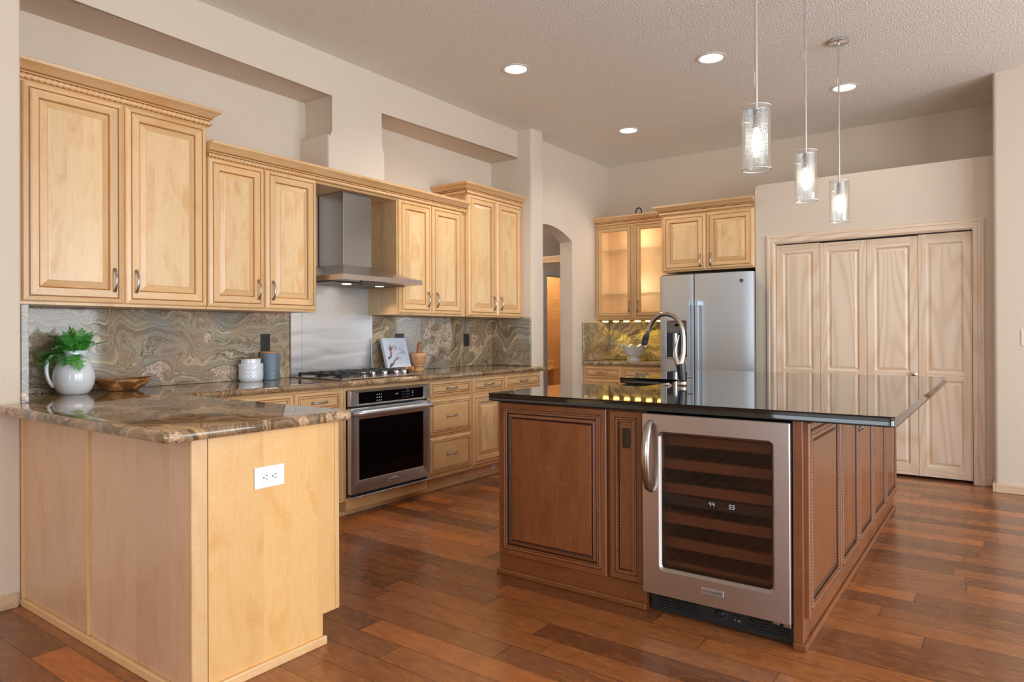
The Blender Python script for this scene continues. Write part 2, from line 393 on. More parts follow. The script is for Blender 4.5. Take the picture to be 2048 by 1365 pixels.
def front(name, parent, face, plane, u0, u1, v0, v1, prof, grooves, mats, back=0.0):
    """mats: vertical, horizontal, panel, groove"""
    b = B(); rings = []
    for (d, n) in prof:
        rings.append([b.bm.verts.new(PT(face, plane, u, v, n)) for (u, v) in ((u0+d, v0+d), (u1-d, v0+d), (u1-d, v1-d), (u0+d, v1-d))])
    b.f(rings[0][::-1], 0)
    for i in range(len(rings)-1):
        for k in range(4):
            mi = 3 if (i+1) in grooves else (1 if k in (0, 2) else 0)
            b.f([rings[i][k], rings[i][(k+1) % 4], rings[i+1][(k+1) % 4], rings[i+1][k]], mi)
    b.f(rings[-1], 2)
    return obj(name, b, list(mats), parent)
MAPLE = (maple_v, maple_h, maple_panel, maple_groove_shade)
MAPLE_D = (maple_h, maple_h, maple_h, maple_groove_shade)
CHER = (cherry_v, cherry_h, cherry_v, glaze)

def rope_pts(b, p0, p1, r, period, across, out, strands=2, amp=.5):
    """twisted rope bead from p0 to p1"""
    p0, p1 = Vector(p0), Vector(p1); L = (p1-p0).length; t = (p1-p0)/L
    ns = max(2, int(L/(period/6))); n = 12; prev = None
    a = Vector(across); o = Vector(out)
    for i in range(ns+1):
        s_ = L*i/ns; ring = []
        for k in range(n):
            th = 2*PI*k/n
            rr = r*(1-amp+amp*abs(math.cos((strands*th-2*PI*s_/period)/2))**.7)
            ring.append(b.bm.verts.new(p0+t*s_+(a*math.cos(th)+o*math.sin(th))*rr))
        if prev:
            for k in range(n): b.f([prev[k], prev[(k+1) % n], ring[(k+1) % n], ring[k]])
        prev = ring
def rope_frame(name, parent, face, plane, u0, u1, v0, v1, d, n, r=.0062, period=.0135, m=None):
    b = B(); P = lambda u, v: PT(face, plane, u, v, n)
    o = (0, -1, 0) if face == 'y' else (-1, 0, 0); ua = (1, 0, 0) if face == 'y' else (0, 1, 0)
    a0, a1, c0, c1 = u0+d, u1-d, v0+d, v1-d
    for p, q, ac in (((a0, c0), (a1, c0), (0, 0, 1)), ((a1, c0), (a1, c1), ua), ((a1, c1), (a0, c1), (0, 0, 1)), ((a0, c1), (a0, c0), ua)):
        rope_pts(b, P(*p), P(*q), r, period, ac, o)
    return obj(name, b, m or rope_i, parent, smooth=True)

# one pull mesh shared by all handles (bow along z, projecting to -y)
def pull_mesh():
    b = B(); pts = []; rad = []
    for i in range(15):
        t = i/14*2-1; z = t*.058; out = .008+.020*(1-abs(t)**2.6)
        pts.append((0, -out, z)); rad.append(.0042+.0032*abs(t)**4+.0012*(1-abs(t)))
    b.tube(pts, rad, 8, up=(1, 0, 0))
    for sgn in (-1, 1):
        b.tube([(0, .0, sgn*.056), (0, -.011, sgn*.056)], .0068, 8)
        b.lathe([(.0075, 0), (.009, .003), (.006, .006), (.004, .0065)], (0, 0, sgn*.056), 10, 'y', fn=lambda r, h, a: (r, -h))
    bm = b.bm; bmesh.ops.recalc_face_normals(bm, faces=bm.faces[:])
    me = bpy.data.meshes.new('handle'); bm.to_mesh(me); bm.free(); me.materials.append(pull_m)
    for p in me.polygons: p.use_smooth = True
    return me
PULL = pull_mesh()
def handle(parent, face, plane, u, v, vert=True):
    o = bpy.data.objects.new('handle', PULL); COL.objects.link(o); o.parent = parent
    o.location = Vector(PT(face, plane, u, v, .019))-WL[parent.name]
    rz = 0 if face == 'y' else -PI/2
    o.rotation_euler = (0, 0, rz) if vert else ((0, PI/2, 0) if face == 'y' else (PI/2, 0, -PI/2))
    if not vert and face == 'x':
        o.rotation_euler = Matrix(((0, -1, 0), (-1, 0, 0), (0, 0, 1))).to_euler()
        # local z -> world y, local -y -> world -x
        m = Matrix(((0, 1, 0), (0, 0, 1), (1, 0, 0))); o.rotation_euler = m.to_euler()
    return o

CROWN = [(0, 0), (.006, 0), (.008, .006), (.014, .008), (.014, .036), (.02, .039), (.022, .045), (.028, .052), (.04, .066), (.054, .078), (.062, .083), (.066, .086), (.068, .1), (.066, .102), (0, .102)]
def crown(name, parent, path, z0, mat=None, rope=True, out=None):
    """path: XY points; profile goes to the left-hand... outward side given by out(sign)"""
    sg = out or 1; b = B(); pts = [Vector((p[0], p[1], 0)) for p in path]; dirs = []
    for a, c in zip(pts, pts[1:]):
        t = (c-a).normalized(); dirs.append((t, Vector((t.y, -t.x, 0))*sg))
    def mitre(i):
        if i == 0: return dirs[0][1]
        if i == len(pts)-1: return dirs[-1][1]
        m = dirs[i-1][1]+dirs[i][1]; return m/ (1+dirs[i-1][1].dot(dirs[i][1]))
    rings = []
    for i, p in enumerate(pts):
        m = mitre(i); rings.append([b.bm.verts.new(p+m*d+Vector((0, 0, z0+h))) for (d, h) in CROWN])
    n = len(CROWN)
    for a, c in zip(rings, rings[1:]):
        for k in range(n): b.f([a[k], a[(k+1) % n], c[(k+1) % n], c[k]], 1 if k in (3, 4, 6) else 0)
    b.f(rings[0]); b.f(rings[-1][::-1])
    o = obj(name, b, [mat or maple_h, maple_groove_shade], parent, smooth=35)
    if rope:
        r = B()
        for i, (t, nn) in enumerate(dirs):
            p0 = pts[i]+mitre(i)*.016+Vector((0, 0, z0+.022)); p1 = pts[i+1]+mitre(i+1)*.016+Vector((0, 0, z0+.022))
            rope_pts(r, p0, p1, .0135, .027, (0, 0, 1), nn, 2, .42)
        obj('rope_bead', r, maple_h, o, smooth=True)
    return o

# ================================================================== SETTING
CEIL = 3.2
struct('floor', B().box(-4, 10.7, -4, 7.2, -.06, 0), floor_m)
struct('ceiling', B().box(-4.1, 10.8, -4.1, 7.3, CEIL, CEIL+.12), ceil_m)
struct('wall_left', B().box(-4, 1.195, 3.615, 4.3, 0, CEIL+.05, .012, 3), wall_m)
# main wall: back plane, soffit with niches and the chase over the hood
b = B(); b.box(1.195, 5.5, 4.17, 4.33, 0, CEIL+.05)
wb = struct('wall_back', b, wall_m)
b = B(); b.prism([(1.15, 3.24), (5.46, 3.24), (5.46, 2.93), (3.612, 2.93), (3.612, 2.662), (3.62, 2.648), (3.662, 2.64), (3.662, 2.385), (3.122, 2.385), (3.122, 2.64), (3.164, 2.648), (3.17, 2.662), (3.17, 2.93), (1.15, 2.93)], 'y', 3.85, 4.18, .016, 3, 'a0')
struct('wall_soffit', b, wall_m, smooth=30)
b = B(); b.box(5.41, 5.62, 3.68, 4.33, 0, CEIL+.05)
es = [e for e in b.bm.edges if all(abs(v.co.y-3.68) < 1e-4 for v in e.verts) and abs(e.verts[0].co.z-e.verts[1].co.z) > 1]
b.bev(None, .025, 4, es); struct('wall_pillar', b, wall_m, smooth=30)
# wall with the arched opening
arch = [(5.62, 0), (5.62, CEIL+.05), (7.3, CEIL+.05), (7.3, 0), (6.41, 0), (6.41, 2.228)]
R_ = .49**2/(2*.126)+.063; zc = 2.354-R_
xs = [6.41-(6.41-5.66)*i/20 for i in range(1, 21)]
arch += [(x, zc+math.sqrt(max(0, R_*R_-(x-5.92)**2))) for x in xs]+[(5.66, 0)]
b = B(); b.prism(arch, 'y', 3.83, 3.985, 0)
struct('wall_arch', b, wall_m)
struct('wall_far', B().box(7.25, 7.4, -.2, 3.84, 0, CEIL+.05), wall_m)
# pantry partition (open above, with a plant ledge)
b = B(); pp = [(-.05, 0), (-.05, 2.62), (1.88, 2.62), (1.906, 2.609), (1.918, 2.58), (1.918, 0), (1.745, 0), (1.745, 2.058), (.2, 2.058), (.2, 0)]
b.prism(pp, 'x', 6.59, 6.72); b.box(6.72, 7.27, -.05, 1.918, 2.52, 2.62); b.box(6.72, 7.27, 1.8, 1.918, 0, 2.52)
struct('wall_pantry', b, wall_m)
b = B(); b.box(6.36, 7.3, -4, .07, 0, CEIL+.05)
es = [e for e in b.bm.edges if all(abs(v.co.x-6.36) < 1e-4 and abs(v.co.y-.07) < 1e-4 for v in e.verts)]
b.bev(None, .025, 4, es); struct('wall_right', b, wall_m, smooth=30)
# side and rear walls with window openings (behind the camera)
def wall_with_windows(name, axis, plane, th, a0, a1, wins, z0=.1, z1=3.0):
    b = B(); cur = a0
    P = (lambda p, q, zA, zB: b.box(p, q, min(plane, plane+th), max(plane, plane+th), zA, zB)) if axis == 'y' else (lambda p, q, zA, zB: b.box(min(plane, plane+th), max(plane, plane+th), p, q, zA, zB))
    for (p, q) in wins:
        P(cur, p, 0, CEIL+.05); P(p, q, 0, z0); P(p, q, z1, CEIL+.05); cur = q
    P(cur, a1, 0, CEIL+.05); struct(name, b, wall_m)
SW = [(-.75, .95), (1.35, 3.05), (3.45, 5.15)]; RW = [(-2.8, -1.0), (-.3, 1.5)]
wall_with_windows('wall_side', 'y', -4, -.15, -4.15, 7.3, SW)
wall_with_windows('wall_rear', 'x', -4, -.15, -4.15, 4.3, RW)
k = 0
for (p, q) in SW:
    k += 1; b = B()
    for a, c in ((p, p+.06), (q-.06, q), ((p+q)/2-.02, (p+q)/2+.02)): b.box(a, c, -4.03, -3.99, .1, 3.0)
    for a, c in ((.1, .16), (2.3, 2.35), (2.94, 3.0)): b.box(p+.06, q-.06, -4.03, -3.99, a, c)
    struct('window_%d' % k, b, trimw_m)
for (p, q) in RW:
    k += 1; b = B()
    for a, c in ((p, p+.06), (q-.06, q), ((p+q)/2-.02, (p+q)/2+.02)): b.box(-4.03, -3.99, a, c, .1, 3.0)
    for a, c in ((.1, .16), (2.3, 2.35), (2.94, 3.0)): b.box(-4.03, -3.99, p+.06, q-.06, a, c)
    struct('window_%d' % k, b, trimw_m)
# baseboards
def baseboard(name, x0, x1, y0, y1, h=.068):
    b = B(); b.box(x0, x1, y0, y1, 0, h, .004, 1); struct(name, b, oak_trim)
baseboard('baseboard_left', -3.98, 1.178, 3.6, 3.615)
baseboard('baseboard_right', 6.345, 6.36, -3.95, .07)
baseboard('baseboard_corner', 6.345, 6.588, .07, .085)
baseboard('baseboard_pantry', 6.575, 6.59, .088, .134)
baseboard('baseboard_arch', 6.415, 6.62, 3.815, 3.83)
# hallway and shower room seen through the arch
b = B(); b.prism([(5.0, 0), (5.0, CEIL), (9.1, CEIL), (9.1, 0), (8.75, 0), (8.75, 2.04), (7.97, 2.04), (7.97, 0)], 'y', 5.2, 5.3); struct('wall_hall', b, wall_m)
struct('wall_hall_end', B().box(9.1, 9.2, 3.9, 5.3, 0, CEIL), wall_m)
struct('wall_hall_side', B().box(4.9, 5.0, 4.3, 5.3, 0, CEIL), wall_m)
struct('wall_shower', B().box(7.0, 10.6, 6.1, 6.2, 0, CEIL), tile_m)
struct('wall_shower_side', B().box(7.0, 7.1, 5.3, 6.1, 0, CEIL), tile_m)
struct('wall_shower_end', B().box(10.5, 10.6, 5.3, 6.1, 0, CEIL), tile_m)
struct('wall_shower_front', B().box(9.2, 10.5, 5.2, 5.3, 0, CEIL), wall_m)
b = B(); b.box(6.88, 6.92, 3.99, 5.19, 2.075, 2.155, .004, 1); struct('trim_1', b, oak_trim)
b = B()
for bx in ((7.90, 7.985, 5.175, 5.2, 0, 2.11), (8.74, 8.83, 5.175, 5.2, 0, 2.11), (7.985, 8.74, 5.175, 5.2, 2.04, 2.11)): b.box(*bx, .004, 1)
struct('trim_2', b, trimw_m)
root = sroot('door_2', (7.99, 5.25, 0))
box('leaf', trimw_m, root, 7.985, 8.02, 5.31, 6.0, .01, 2.03, .003, 1)
b = B(); b.lathe([(.012, 0), (.012, .04), (.03, .05), (.034, .07), (.022, .09), (.0, .092)], (7.985, 5.345, .915), 16, 'x', fn=lambda r, h, a: (r, -h), cap=False)
obj('knob', b, bronze_m, root, smooth=True)
b = B(); b.box(9.35, 9.56, 6.0, 6.098, .62, .655, .012, 3); b.box(9.35, 9.56, 5.99, 6.01, .63, .675, .006, 2); b.box(9.33, 9.58, 6.08, 6.099, .60, .78, .008, 2)
o = obj('soap_dish', b, plain('tan_ceramic', lin(226, 190, 132), .25)); tag(o, 'tan ceramic soap dish on the tiled shower wall seen through the arch', 'soap dish')
lt = bpy.data.lights.new('shower_lamp', 'POINT'); lt.energy = 50; lt.color = (1, .88, .7); lt.shadow_soft_size = .15
lo = bpy.data.objects.new('shower_lamp', lt); COL.objects.link(lo); lo.location = (9.2, 5.6, 2.7)

lt = bpy.data.lights.new('hall_fill', 'POINT'); lt.energy = 34; lt.color = (1, .93, .85); lt.shadow_soft_size = .15  # fill light added to brighten the hallway, not a known fixture
lo = bpy.data.objects.new('hall_fill', lt); COL.objects.link(lo); lo.location = (6.3, 4.65, 3.0)
# pantry bifold doors with casing
root = sroot('door_1', (6.6, .97, 0))
b = B()
CAS = [(0, 0), (0, .012), (.012, .018), (.03, .018), (.034, .014), (.05, .014), (.054, .018), (.074, .016), (.08, .008), (.08, 0)]
def casing(name, parent, plane, ya, yb, zt, mats):
    b = B(); path = [(ya, 0), (ya, zt), (yb, zt), (yb, 0)]; rings = []
    for i, (y, z) in enumerate(path):
        ring = []
        for d, n in CAS:
            yy = y-d if i in (0, 1) else y+d; zz = z+d if i in (1, 2) else z
            ring.append(b.bm.verts.new((plane-n, yy, zz)))
        rings.append(ring)
    for i, (a, c) in enumerate(zip(rings, rings[1:])):
        for k in range(len(CAS)): b.f([a[k], a[(k+1) % len(CAS)], c[(k+1) % len(CAS)], c[k]], 1 if i == 1 else 0)
    b.f(rings[0]); b.f(rings[-1]); return obj(name, b, mats, parent)
casing('casing', root, 6.59, .21, 1.736, 2.05, (pine_v, pine_h))
b = B(); b.box(6.59, 6.72, .2, .212, 0, 2.058); b.box(6.59, 6.72, 1.733, 1.745, 0, 2.058); b.box(6.59, 6.72, .212, 1.733, 2.046, 2.058)
obj('jamb', b, pine_v, root)
YB = [1.731, 1.353, .974, .59, .214]
def pine_door(parent, y1, y0, plane, zb, zt):
    b = B(); fr = .03
    # front face as a grid with two recessed raised panels
    st = .058; zs = [zb, zb+.085, .822, .885, zt-.075, zt]; ys = [y0, y0+st, y1-st, y1]
    g = [[b.bm.verts.new((plane, y, z)) for y in ys] for z in zs]
    for i in range(5):
        for j in range(3):
            if j == 1 and i in (1, 3): continue
            b.f([g[i][j], g[i][j+1], g[i+1][j+1], g[i+1][j]], 0 if j != 1 else 1)
    for i in (1, 3):
        ring = [g[i][1], g[i][2], g[i+1][2], g[i+1][1]]
        for d, n, in ((.006, -.003), (.011, -.012), (.016, -.013), (.034, -.005), (.036, -.004)):
            nr = [b.bm.verts.new((plane-n, y, z)) for y, z in ((ys[1]+d, zs[i]+d), (ys[2]-d, zs[i]+d), (ys[2]-d, zs[i+1]-d), (ys[1]+d, zs[i+1]-d))]
            for k in range(4): b.f([ring[k], ring[(k+1) % 4], nr[(k+1) % 4], nr[k]], 1 if k in (0, 2) else 0)
            ring = nr
        b.f(ring, 0)
    bk = [b.bm.verts.new((plane+fr, y, z)) for y, z in ((y0, zb), (y1, zb), (y1, zt), (y0, zt))]
    b.f(bk[::-1], 0)
    b.f([g[0][0], g[0][1], g[0][2], g[0][3], bk[1], bk[0]], 0); b.f([g[5][0], g[5][1], g[5][2], g[5][3], bk[2], bk[3]], 0)
    b.f([g[i][0] for i in range(6)]+[bk[3], bk[0]], 0); b.f([g[i][3] for i in range(6)]+[bk[2], bk[1]], 0)
    return obj('panel', b, (pine_v, pine_h), parent)
for i in range(4):
    pine_door(root, YB[i]-.0015, YB[i+1]+.0015, 6.612, .02, 2.036-(.006 if i in (1, 2) else 0))
b = B(); b.lathe([(.008, 0), (.008, .015), (.018, .022), (.02, .03), (.012, .036), (0, .037)], (6.611, .618, .87), 16, 'x', fn=lambda r, h, a: (r, -h), cap=False); obj('knob', b, chrome, root, smooth=True)
b = B(); b.box(6.64, 6.70, .22, 1.73, 2.037, 2.046); obj('track', b, dark_in, root)
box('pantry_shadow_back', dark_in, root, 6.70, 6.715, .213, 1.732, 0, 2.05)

# ================================================================== UPPER CABINETS
def upper_box(root, x0, x1, z0, z1, yf=3.82, yb=4.165, mat=None):
    return box('carcass', mat or maple_v, root, x0, x1, yf, yb, z0, z1, .0015, 1)
# 1 tall pair by the left wall
r1 = thing('wall_cabinet', (1.72, 4.0, 1.375), 'tall two-door maple wall cabinet at the far left, above the fern pitcher', 'cabinet')
upper_box(r1, 1.238, 2.196, 1.375, 2.5)
for (a, c, hx) in ((1.262, 1.7255, 1.676), (1.7365, 2.192, 1.787)):
    d = front('door', r1, 'y', 3.82, a, c, 1.39, 2.452, RAISED, RG, MAPLE); WL[d.name] = WL[r1.name]; handle(d, 'y', 3.82, hx, 1.513)
crown('crown_molding', r1, [(1.236, 3.82), (2.198, 3.82), (2.198, 4.165)], 2.45)
# 2 shorter pair
r2 = thing('wall_cabinet', (2.58, 4.0, 1.375), 'two-door maple wall cabinet between the tall left cabinet and the range hood', 'cabinet')
upper_box(r2, 2.2, 2.985, 1.375, 2.32)
for (a, c, hx) in ((2.202, 2.5755, 2.53), (2.5865, 2.981, 2.634)):
    d = front('door', r2, 'y', 3.82, a, c, 1.39, 2.277, RAISED, RG, MAPLE); WL[d.name] = WL[r2.name]; handle(d, 'y', 3.82, hx, 1.506)
# 3 valance over the hood
r3 = thing('hood_valance', (3.37, 4.0, 2.27), 'flat maple bridge board spanning above the range hood chimney', 'valance')
box('shelf_board', maple_h, r3, 2.987, 3.748, 3.822, 4.165, 2.262, 2.285); box('front_rail', maple_h, r3, 2.987, 3.748, 3.8205, 3.822, 2.262, 2.36)
# 4 pair right of hood
r4 = thing('wall_cabinet', (4.15, 4.0, 1.375), 'two-door maple wall cabinet right of the range hood', 'cabinet')
upper_box(r4, 3.75, 4.572, 1.375, 2.32)
for (a, c, hx) in ((3.762, 4.133, 4.083), (4.144, 4.518, 4.19)):
    d = front('door', r4, 'y', 3.82, a, c, 1.39, 2.277, RAISED, RG, MAPLE); WL[d.name] = WL[r4.name]; handle(d, 'y', 3.82, hx, 1.503)
crr = thing('crown_molding', (3.4, 3.82, 2.267), 'long maple crown moulding with rope bead running over the hood and shorter cabinets', 'moulding')
crown('profile', crr, [(2.2, 3.8195), (4.571, 3.8195)], 2.267)
# 5 tall pair at right
r5 = thing('wall_cabinet', (5.0, 4.0, 1.375), 'tall narrow two-door maple wall cabinet beside the wall pillar', 'cabinet')
upper_box(r5, 4.576, 5.405, 1.375, 2.5, 3.805)
for (a, c, hx) in ((4.592, 4.9885, 4.945), (4.9995, 5.396, 5.05)):
    d = front('door', r5, 'y', 3.805, a, c, 1.388, 2.448, RAISED, RG, MAPLE); WL[d.name] = WL[r5.name]; handle(d, 'y', 3.805, hx, 1.503)
crown('crown_molding', r5, [(4.574, 4.165), (4.574, 3.805), (5.407, 3.805)], 2.442)

# far corner: glass-door cabinet and cabinet over refrigerator
r6 = thing('glass_door_cabinet', (7.08, 3.35, 1.375), 'maple wall cabinet with two glass doors and empty shelves, above the white ruffled bowl', 'cabinet')
b = B()
for bx in ((6.94, 7.245, 3.81, 3.828, 1.375, 2.5), (6.94, 7.245, 2.872, 2.89, 1.375, 2.5), (7.225, 7.245, 2.89, 3.81, 1.375, 2.5), (6.94, 7.225, 2.89, 3.81, 1.375, 1.395), (6.94, 7.225, 2.89, 3.81, 2.45, 2.5), (6.94, 6.958, 3.325, 3.36, 1.395, 2.45)): b.box(*bx)
obj('carcass', b, maple_in, r6)
for z in (1.655, 2.155): box('shelf', glass_clear, r6, 6.965, 7.224, 2.891, 3.809, z, z+.018)
def glass_door(root, y0, y1, z0, z1, hy, hz):
    prof = RAISED[:9]+[(.076, .01), (.076, 0)]
    b = B(); rings = []
    for d_, n in prof: rings.append([b.bm.verts.new(PT('x', 6.94, u, v, n)) for (u, v) in ((y0+d_, z0+d_), (y1-d_, z0+d_), (y1-d_, z1-d_), (y0+d_, z1-d_))])
    N_ = len(rings)
    for i in range(N_):
        for k_ in range(4):
            b.f([rings[i][k_], rings[i][(k_+1) % 4], rings[(i+1) % N_][(k_+1) % 4], rings[(i+1) % N_][k_]], 2 if (i+1) in (4, 5) else (1 if k_ in (0, 2) else 0))
    d = obj('door', b, (maple_v, maple_h, maple_groove_shade), root)
    box('glass_pane', glass_cab, d, 6.931, 6.935, y0+.06, y1-.06, z0+.06, z1-.06); WL[d.name] = WL[root.name]; handle(d, 'x', 6.94, hy, hz)
glass_door(r6, 3.349, 3.815, 1.388, 2.448, 3.395, 1.52); glass_door(r6, 2.876, 3.338, 1.388, 2.448, 3.292, 1.52)
crown('crown_molding', r6, [(6.94, 3.828), (6.94, 2.93)], 2.44, out=1)
child_light('cabinet_lamp_and_fill', r6, 'POINT', (7.02, 3.38, 2.3), 3.2, (1, .97, .92), .02)
child_light('cabinet_lamp_and_fill', r6, 'POINT', (7.02, 3.38, 1.75), 3.2, (1, .97, .92), .02)  # fill added at mid height; the cabinet's own lamps sit at the top

r7 = thing('wall_cabinet', (6.9, 2.39, 1.845), 'two-door maple wall cabinet directly above the refrigerator', 'cabinet')
box('carcass', maple_v, r7, 6.59, 7.245, 1.922, 2.866, 1.845, 2.5, .0015, 1)
for (a, c, hy) in ((2.4, 2.842, 2.447), (1.932, 2.386, 2.34)):
    d = front('door', r7, 'x', 6.59, a, c, 1.857, 2.412, RAISED, RG, MAPLE); WL[d.name] = WL[r7.name]; handle(d, 'x', 6.59, hy, 1.945)
crown('crown_molding', r7, [(7.245, 2.868), (6.59, 2.868), (6.59, 1.922)], 2.42)

# puck light bar under the glass cabinet
r8 = thing('under_cabinet_light', (7.0, 3.35, 1.36), 'row of glowing yellow lamps under the glass-door cabinet', 'light')
box('bar', plain('lamp_bar', lin(150, 110, 50), .4), r8, 6.97, 7.03, 2.9, 3.8, 1.366, 1.374)
for i in range(7):
    y = 3.74-i*.135
    b = B(); b.lathe([(.034, 1.366), (.036, 1.36), (.028, 1.352), (0, 1.348)], (7.0, y, 0), 16, cap=False); obj('lens', b, puck_m, r8, smooth=True)
    if i in (1, 3, 4, 6, 0): child_light('puck_beam', r8, 'SPOT', (7.1, y, 1.345), {0: 1.2, 1: 4.5, 3: 3, 4: 2.6, 6: 2.4}[i], (1, .78, .12), .01, math.radians(62 if i == 1 else 95), .35, (0, math.radians(-14), 0))

# ================================================================== BACKSPLASH
def slab(name, mat, label, *a, cat='backsplash', bev=.002):
    o = obj(name, B().box(*a, bev, 1), mat); tag(o, label, cat); return o
slab('granite_backsplash', gran_left, 'swirled green and pink granite backsplash behind the pitcher and jars', 1.228, 3.013, 4.148, 4.1695, .916, 1.374)
slab('granite_backsplash', gran_left, 'narrow granite end slab on the left wall, edge facing the room', 1.196, 1.226, 3.62, 4.168, .916, 1.366)
slab('granite_backsplash', gran_right, 'swirled tan granite backsplash between the steel panel and the pillar', 3.789, 5.385, 4.148, 4.1695, .916, 1.374)
slab('granite_backsplash', gran_right, 'darker granite side slab on the wall pillar, right of the black switch', 5.387, 5.409, 3.69, 4.168, .916, 1.384)
slab('granite_backsplash', gran_far, 'granite backsplash under the glass cabinet, lit yellow by the puck lamps', 7.228, 7.25, 2.87, 3.806, .916, 1.374)
slab('granite_backsplash', gran_far, 'granite side slab on the arch wall, left of the ruffled bowl', 6.62, 7.248, 3.808, 3.829, .916, 1.345)
rs = thing('steel_splash_panel', (3.4, 4.15, .916), 'brushed stainless steel panel on the wall behind the cooktop', 'backsplash')
box('sheet', splash_m, rs, 3.017, 3.111, 4.142, 4.148, .917, 1.62); box('sheet', splash_m, rs, 3.113, 3.786, 4.142, 4.148, .917, 1.62)
box('edge_trim', steel_m, rs, 3.013, 3.017, 4.138, 4.169, .917, 1.373); box('edge_trim', steel_m, rs, 3.786, 3.789, 4.138, 4.169, .917, 1.373)

# ================================================================== COUNTERTOPS
pts = [(1.09, 3.612), (1.09, 2.14), (1.862, 2.14), (1.862, 3.49), (5.375, 3.49), (5.375, 3.67), (5.407, 3.675), (5.407, 4.168), (1.2, 4.168), (1.2, 3.612)]
def rounded_slab(pts, z0, z1, rnd_edges, corners, r, cr=.03, n=6):
    """slab whose flagged edges are full bullnose; corners = indices of rounded plan corners"""
    P_, flag = [], []
    N_ = len(pts)
    for i in range(N_):
        p = Vector((*pts[i], 0)); a = Vector((*pts[i-1], 0)); c = Vector((*pts[(i+1) % N_], 0))
        if i in corners:
            d0 = (a-p).normalized(); d1 = (c-p).normalized(); ctr = p+(d0+d1)*cr
            for k in range(n+1):
                t = k/n*PI/2; q = ctr-d1*cr*math.cos(t)-d0*cr*math.sin(t)
                P_.append(q); flag.append(i in rnd_edges if k == n else True)
        else: P_.append(p); flag.append(i in rnd_edges)
    M_ = len(P_)
    area = sum(P_[i].x*P_[(i+1) % M_].y-P_[(i+1) % M_].x*P_[i].y for i in range(M_)); sg = 1 if area > 0 else -1
    def inset(d):
        out = []
        for i in range(M_):
            a, p, c = P_[i-1], P_[i], P_[(i+1) % M_]; t0 = (p-a).normalized(); t1 = (c-p).normalized()
            n0 = Vector((-t0.y, t0.x, 0))*sg; n1 = Vector((-t1.y, t1.x, 0))*sg
            e0 = d if flag[i-1] else 0; e1 = d if flag[i] else 0
            cr_ = t0.x*t1.y-t0.y*t1.x
            if abs(cr_) < 1e-6: out.append(p+n0*max(e0, e1)); continue
            A = a+n0*e0; Bq = p+n1*e1; s_ = ((Bq.x-A.x)*t1.y-(Bq.y-A.y)*t1.x)/cr_; out.append(A+t0*s_)
        return out
    b = B(); rings = []
    for k in range(11):
        an = -PI/2+PI*k/10; d = r*(1-math.cos(an)); z = (z0+z1)/2+(z1-z0)/2*math.sin(an)
        rings.append([b.bm.verts.new((q.x, q.y, z)) for q in inset(d)])
    for A, C_ in zip(rings, rings[1:]):
        for k in range(M_): b.f([A[k], A[(k+1) % M_], C_[(k+1) % M_], C_[k]])
    b.f(rings[0][::-1]); b.f(rings[-1]); return b
b = rounded_slab(pts, .874, .915, {0, 1, 2, 3, 4}, {1, 2, 4}, .0185)
o = obj('granite_countertop', b, gran_top, smooth=50); tag(o, 'brown granite L-shaped countertop with rounded edge, pitcher and cooktop on it', 'countertop')
b = B(); b.prism([(6.605, 2.872), (7.226, 2.872), (7.226, 3.806), (6.605, 3.827)], 'z', .876, .915, .014, 3)
o = obj('granite_countertop', b, gran_far, smooth=50); tag(o, 'short granite countertop left of the refrigerator, under the white bowl', 'countertop')
pts = [(2.75, .32), (5.395, .32), (5.395, 2.14), (4.215, 2.14), (4.215, 1.66), (3.56, 1.66), (3.56, 2.14), (2.75, 2.14)]
b = B(); b.prism(pts, 'z', .882, .92)
es = [e for e in b.bm.edges if abs(e.verts[0].co.z-e.verts[1].co.z) > .01 and any(abs(e.verts[0].co.x-x) < .01 and abs(e.verts[0].co.y-y) < .01 for x, y in ((2.75, .32), (5.395, .32)))]
b.bev(None, .02, 4, es)
es = [e for e in b.bm.edges if abs(e.verts[0].co.z-e.verts[1].co.z) < .001]
b.bev(None, .006, 3, es, False)
o = obj('island_countertop', b, black_gran, smooth=50); tag(o, 'large polished black granite island top reflecting the room', 'countertop')

# ================================================================== BASE CABINETS (main run)
def base_box(root, x0, x1, mat=maple_v): return box('carcass', mat, root, x0, x1, 3.55, 4.165, .115, .872, .0015, 1)
def toe(root, x0, x1):
    b = B(); b.box(x0, x1, 3.625, 3.64, 0, .116); obj('toe_kick', b, maple_h, root)
    b = B(); b.box(x0, x1, 3.612, 3.625, 0, .034, .003, 1); obj('shoe_molding', b, maple_h, root)
def drawer(root, x0, x1, z0, z1, face='y', plane=3.55, hv=None):
    d = front('drawer', root, face, plane, x0, x1, z0, z1, DRAWER, DG, MAPLE_D); WL[d.name] = WL[root.name]
    handle(d, face, plane, (x0+x1)/2, hv or (z0+z1)/2, vert=False); return d
c1 = thing('base_cabinet', (2.45, 3.85, 0), 'maple base cabinet left of the built-in oven, behind the peninsula', 'cabinet')
base_box(c1, 1.87, 2.995); toe(c1, 1.87, 2.995)
drawer(c1, 2.215, 2.583, .722, .858); drawer(c1, 2.603, 2.965, .722, .858)
for (a, c, h) in ((2.215, 2.583, 2.54), (2.603, 2.965, 2.645)):
    d = front('door', c1, 'y', 3.55, a, c, .135, .705, RAISED, RG, MAPLE); WL[d.name] = WL[c1.name]; handle(d, 'y', 3.55, h, .6)
c2 = thing('base_cabinet', (3.4, 3.85, 0), 'maple cabinet housing the built-in oven under the cooktop', 'cabinet')
b = B()
for bx in ((2.997, 3.012, 3.548, 4.16, .115, .872), (3.79, 3.803, 3.548, 4.16, .115, .872), (3.012, 3.79, 3.548, 3.57, .848, .872), (3.012, 3.79, 3.548, 4.16, .05, .132)): b.box(*bx)
obj('carcass', b, maple_h, c2); toe(c2, 2.997, 3.803)
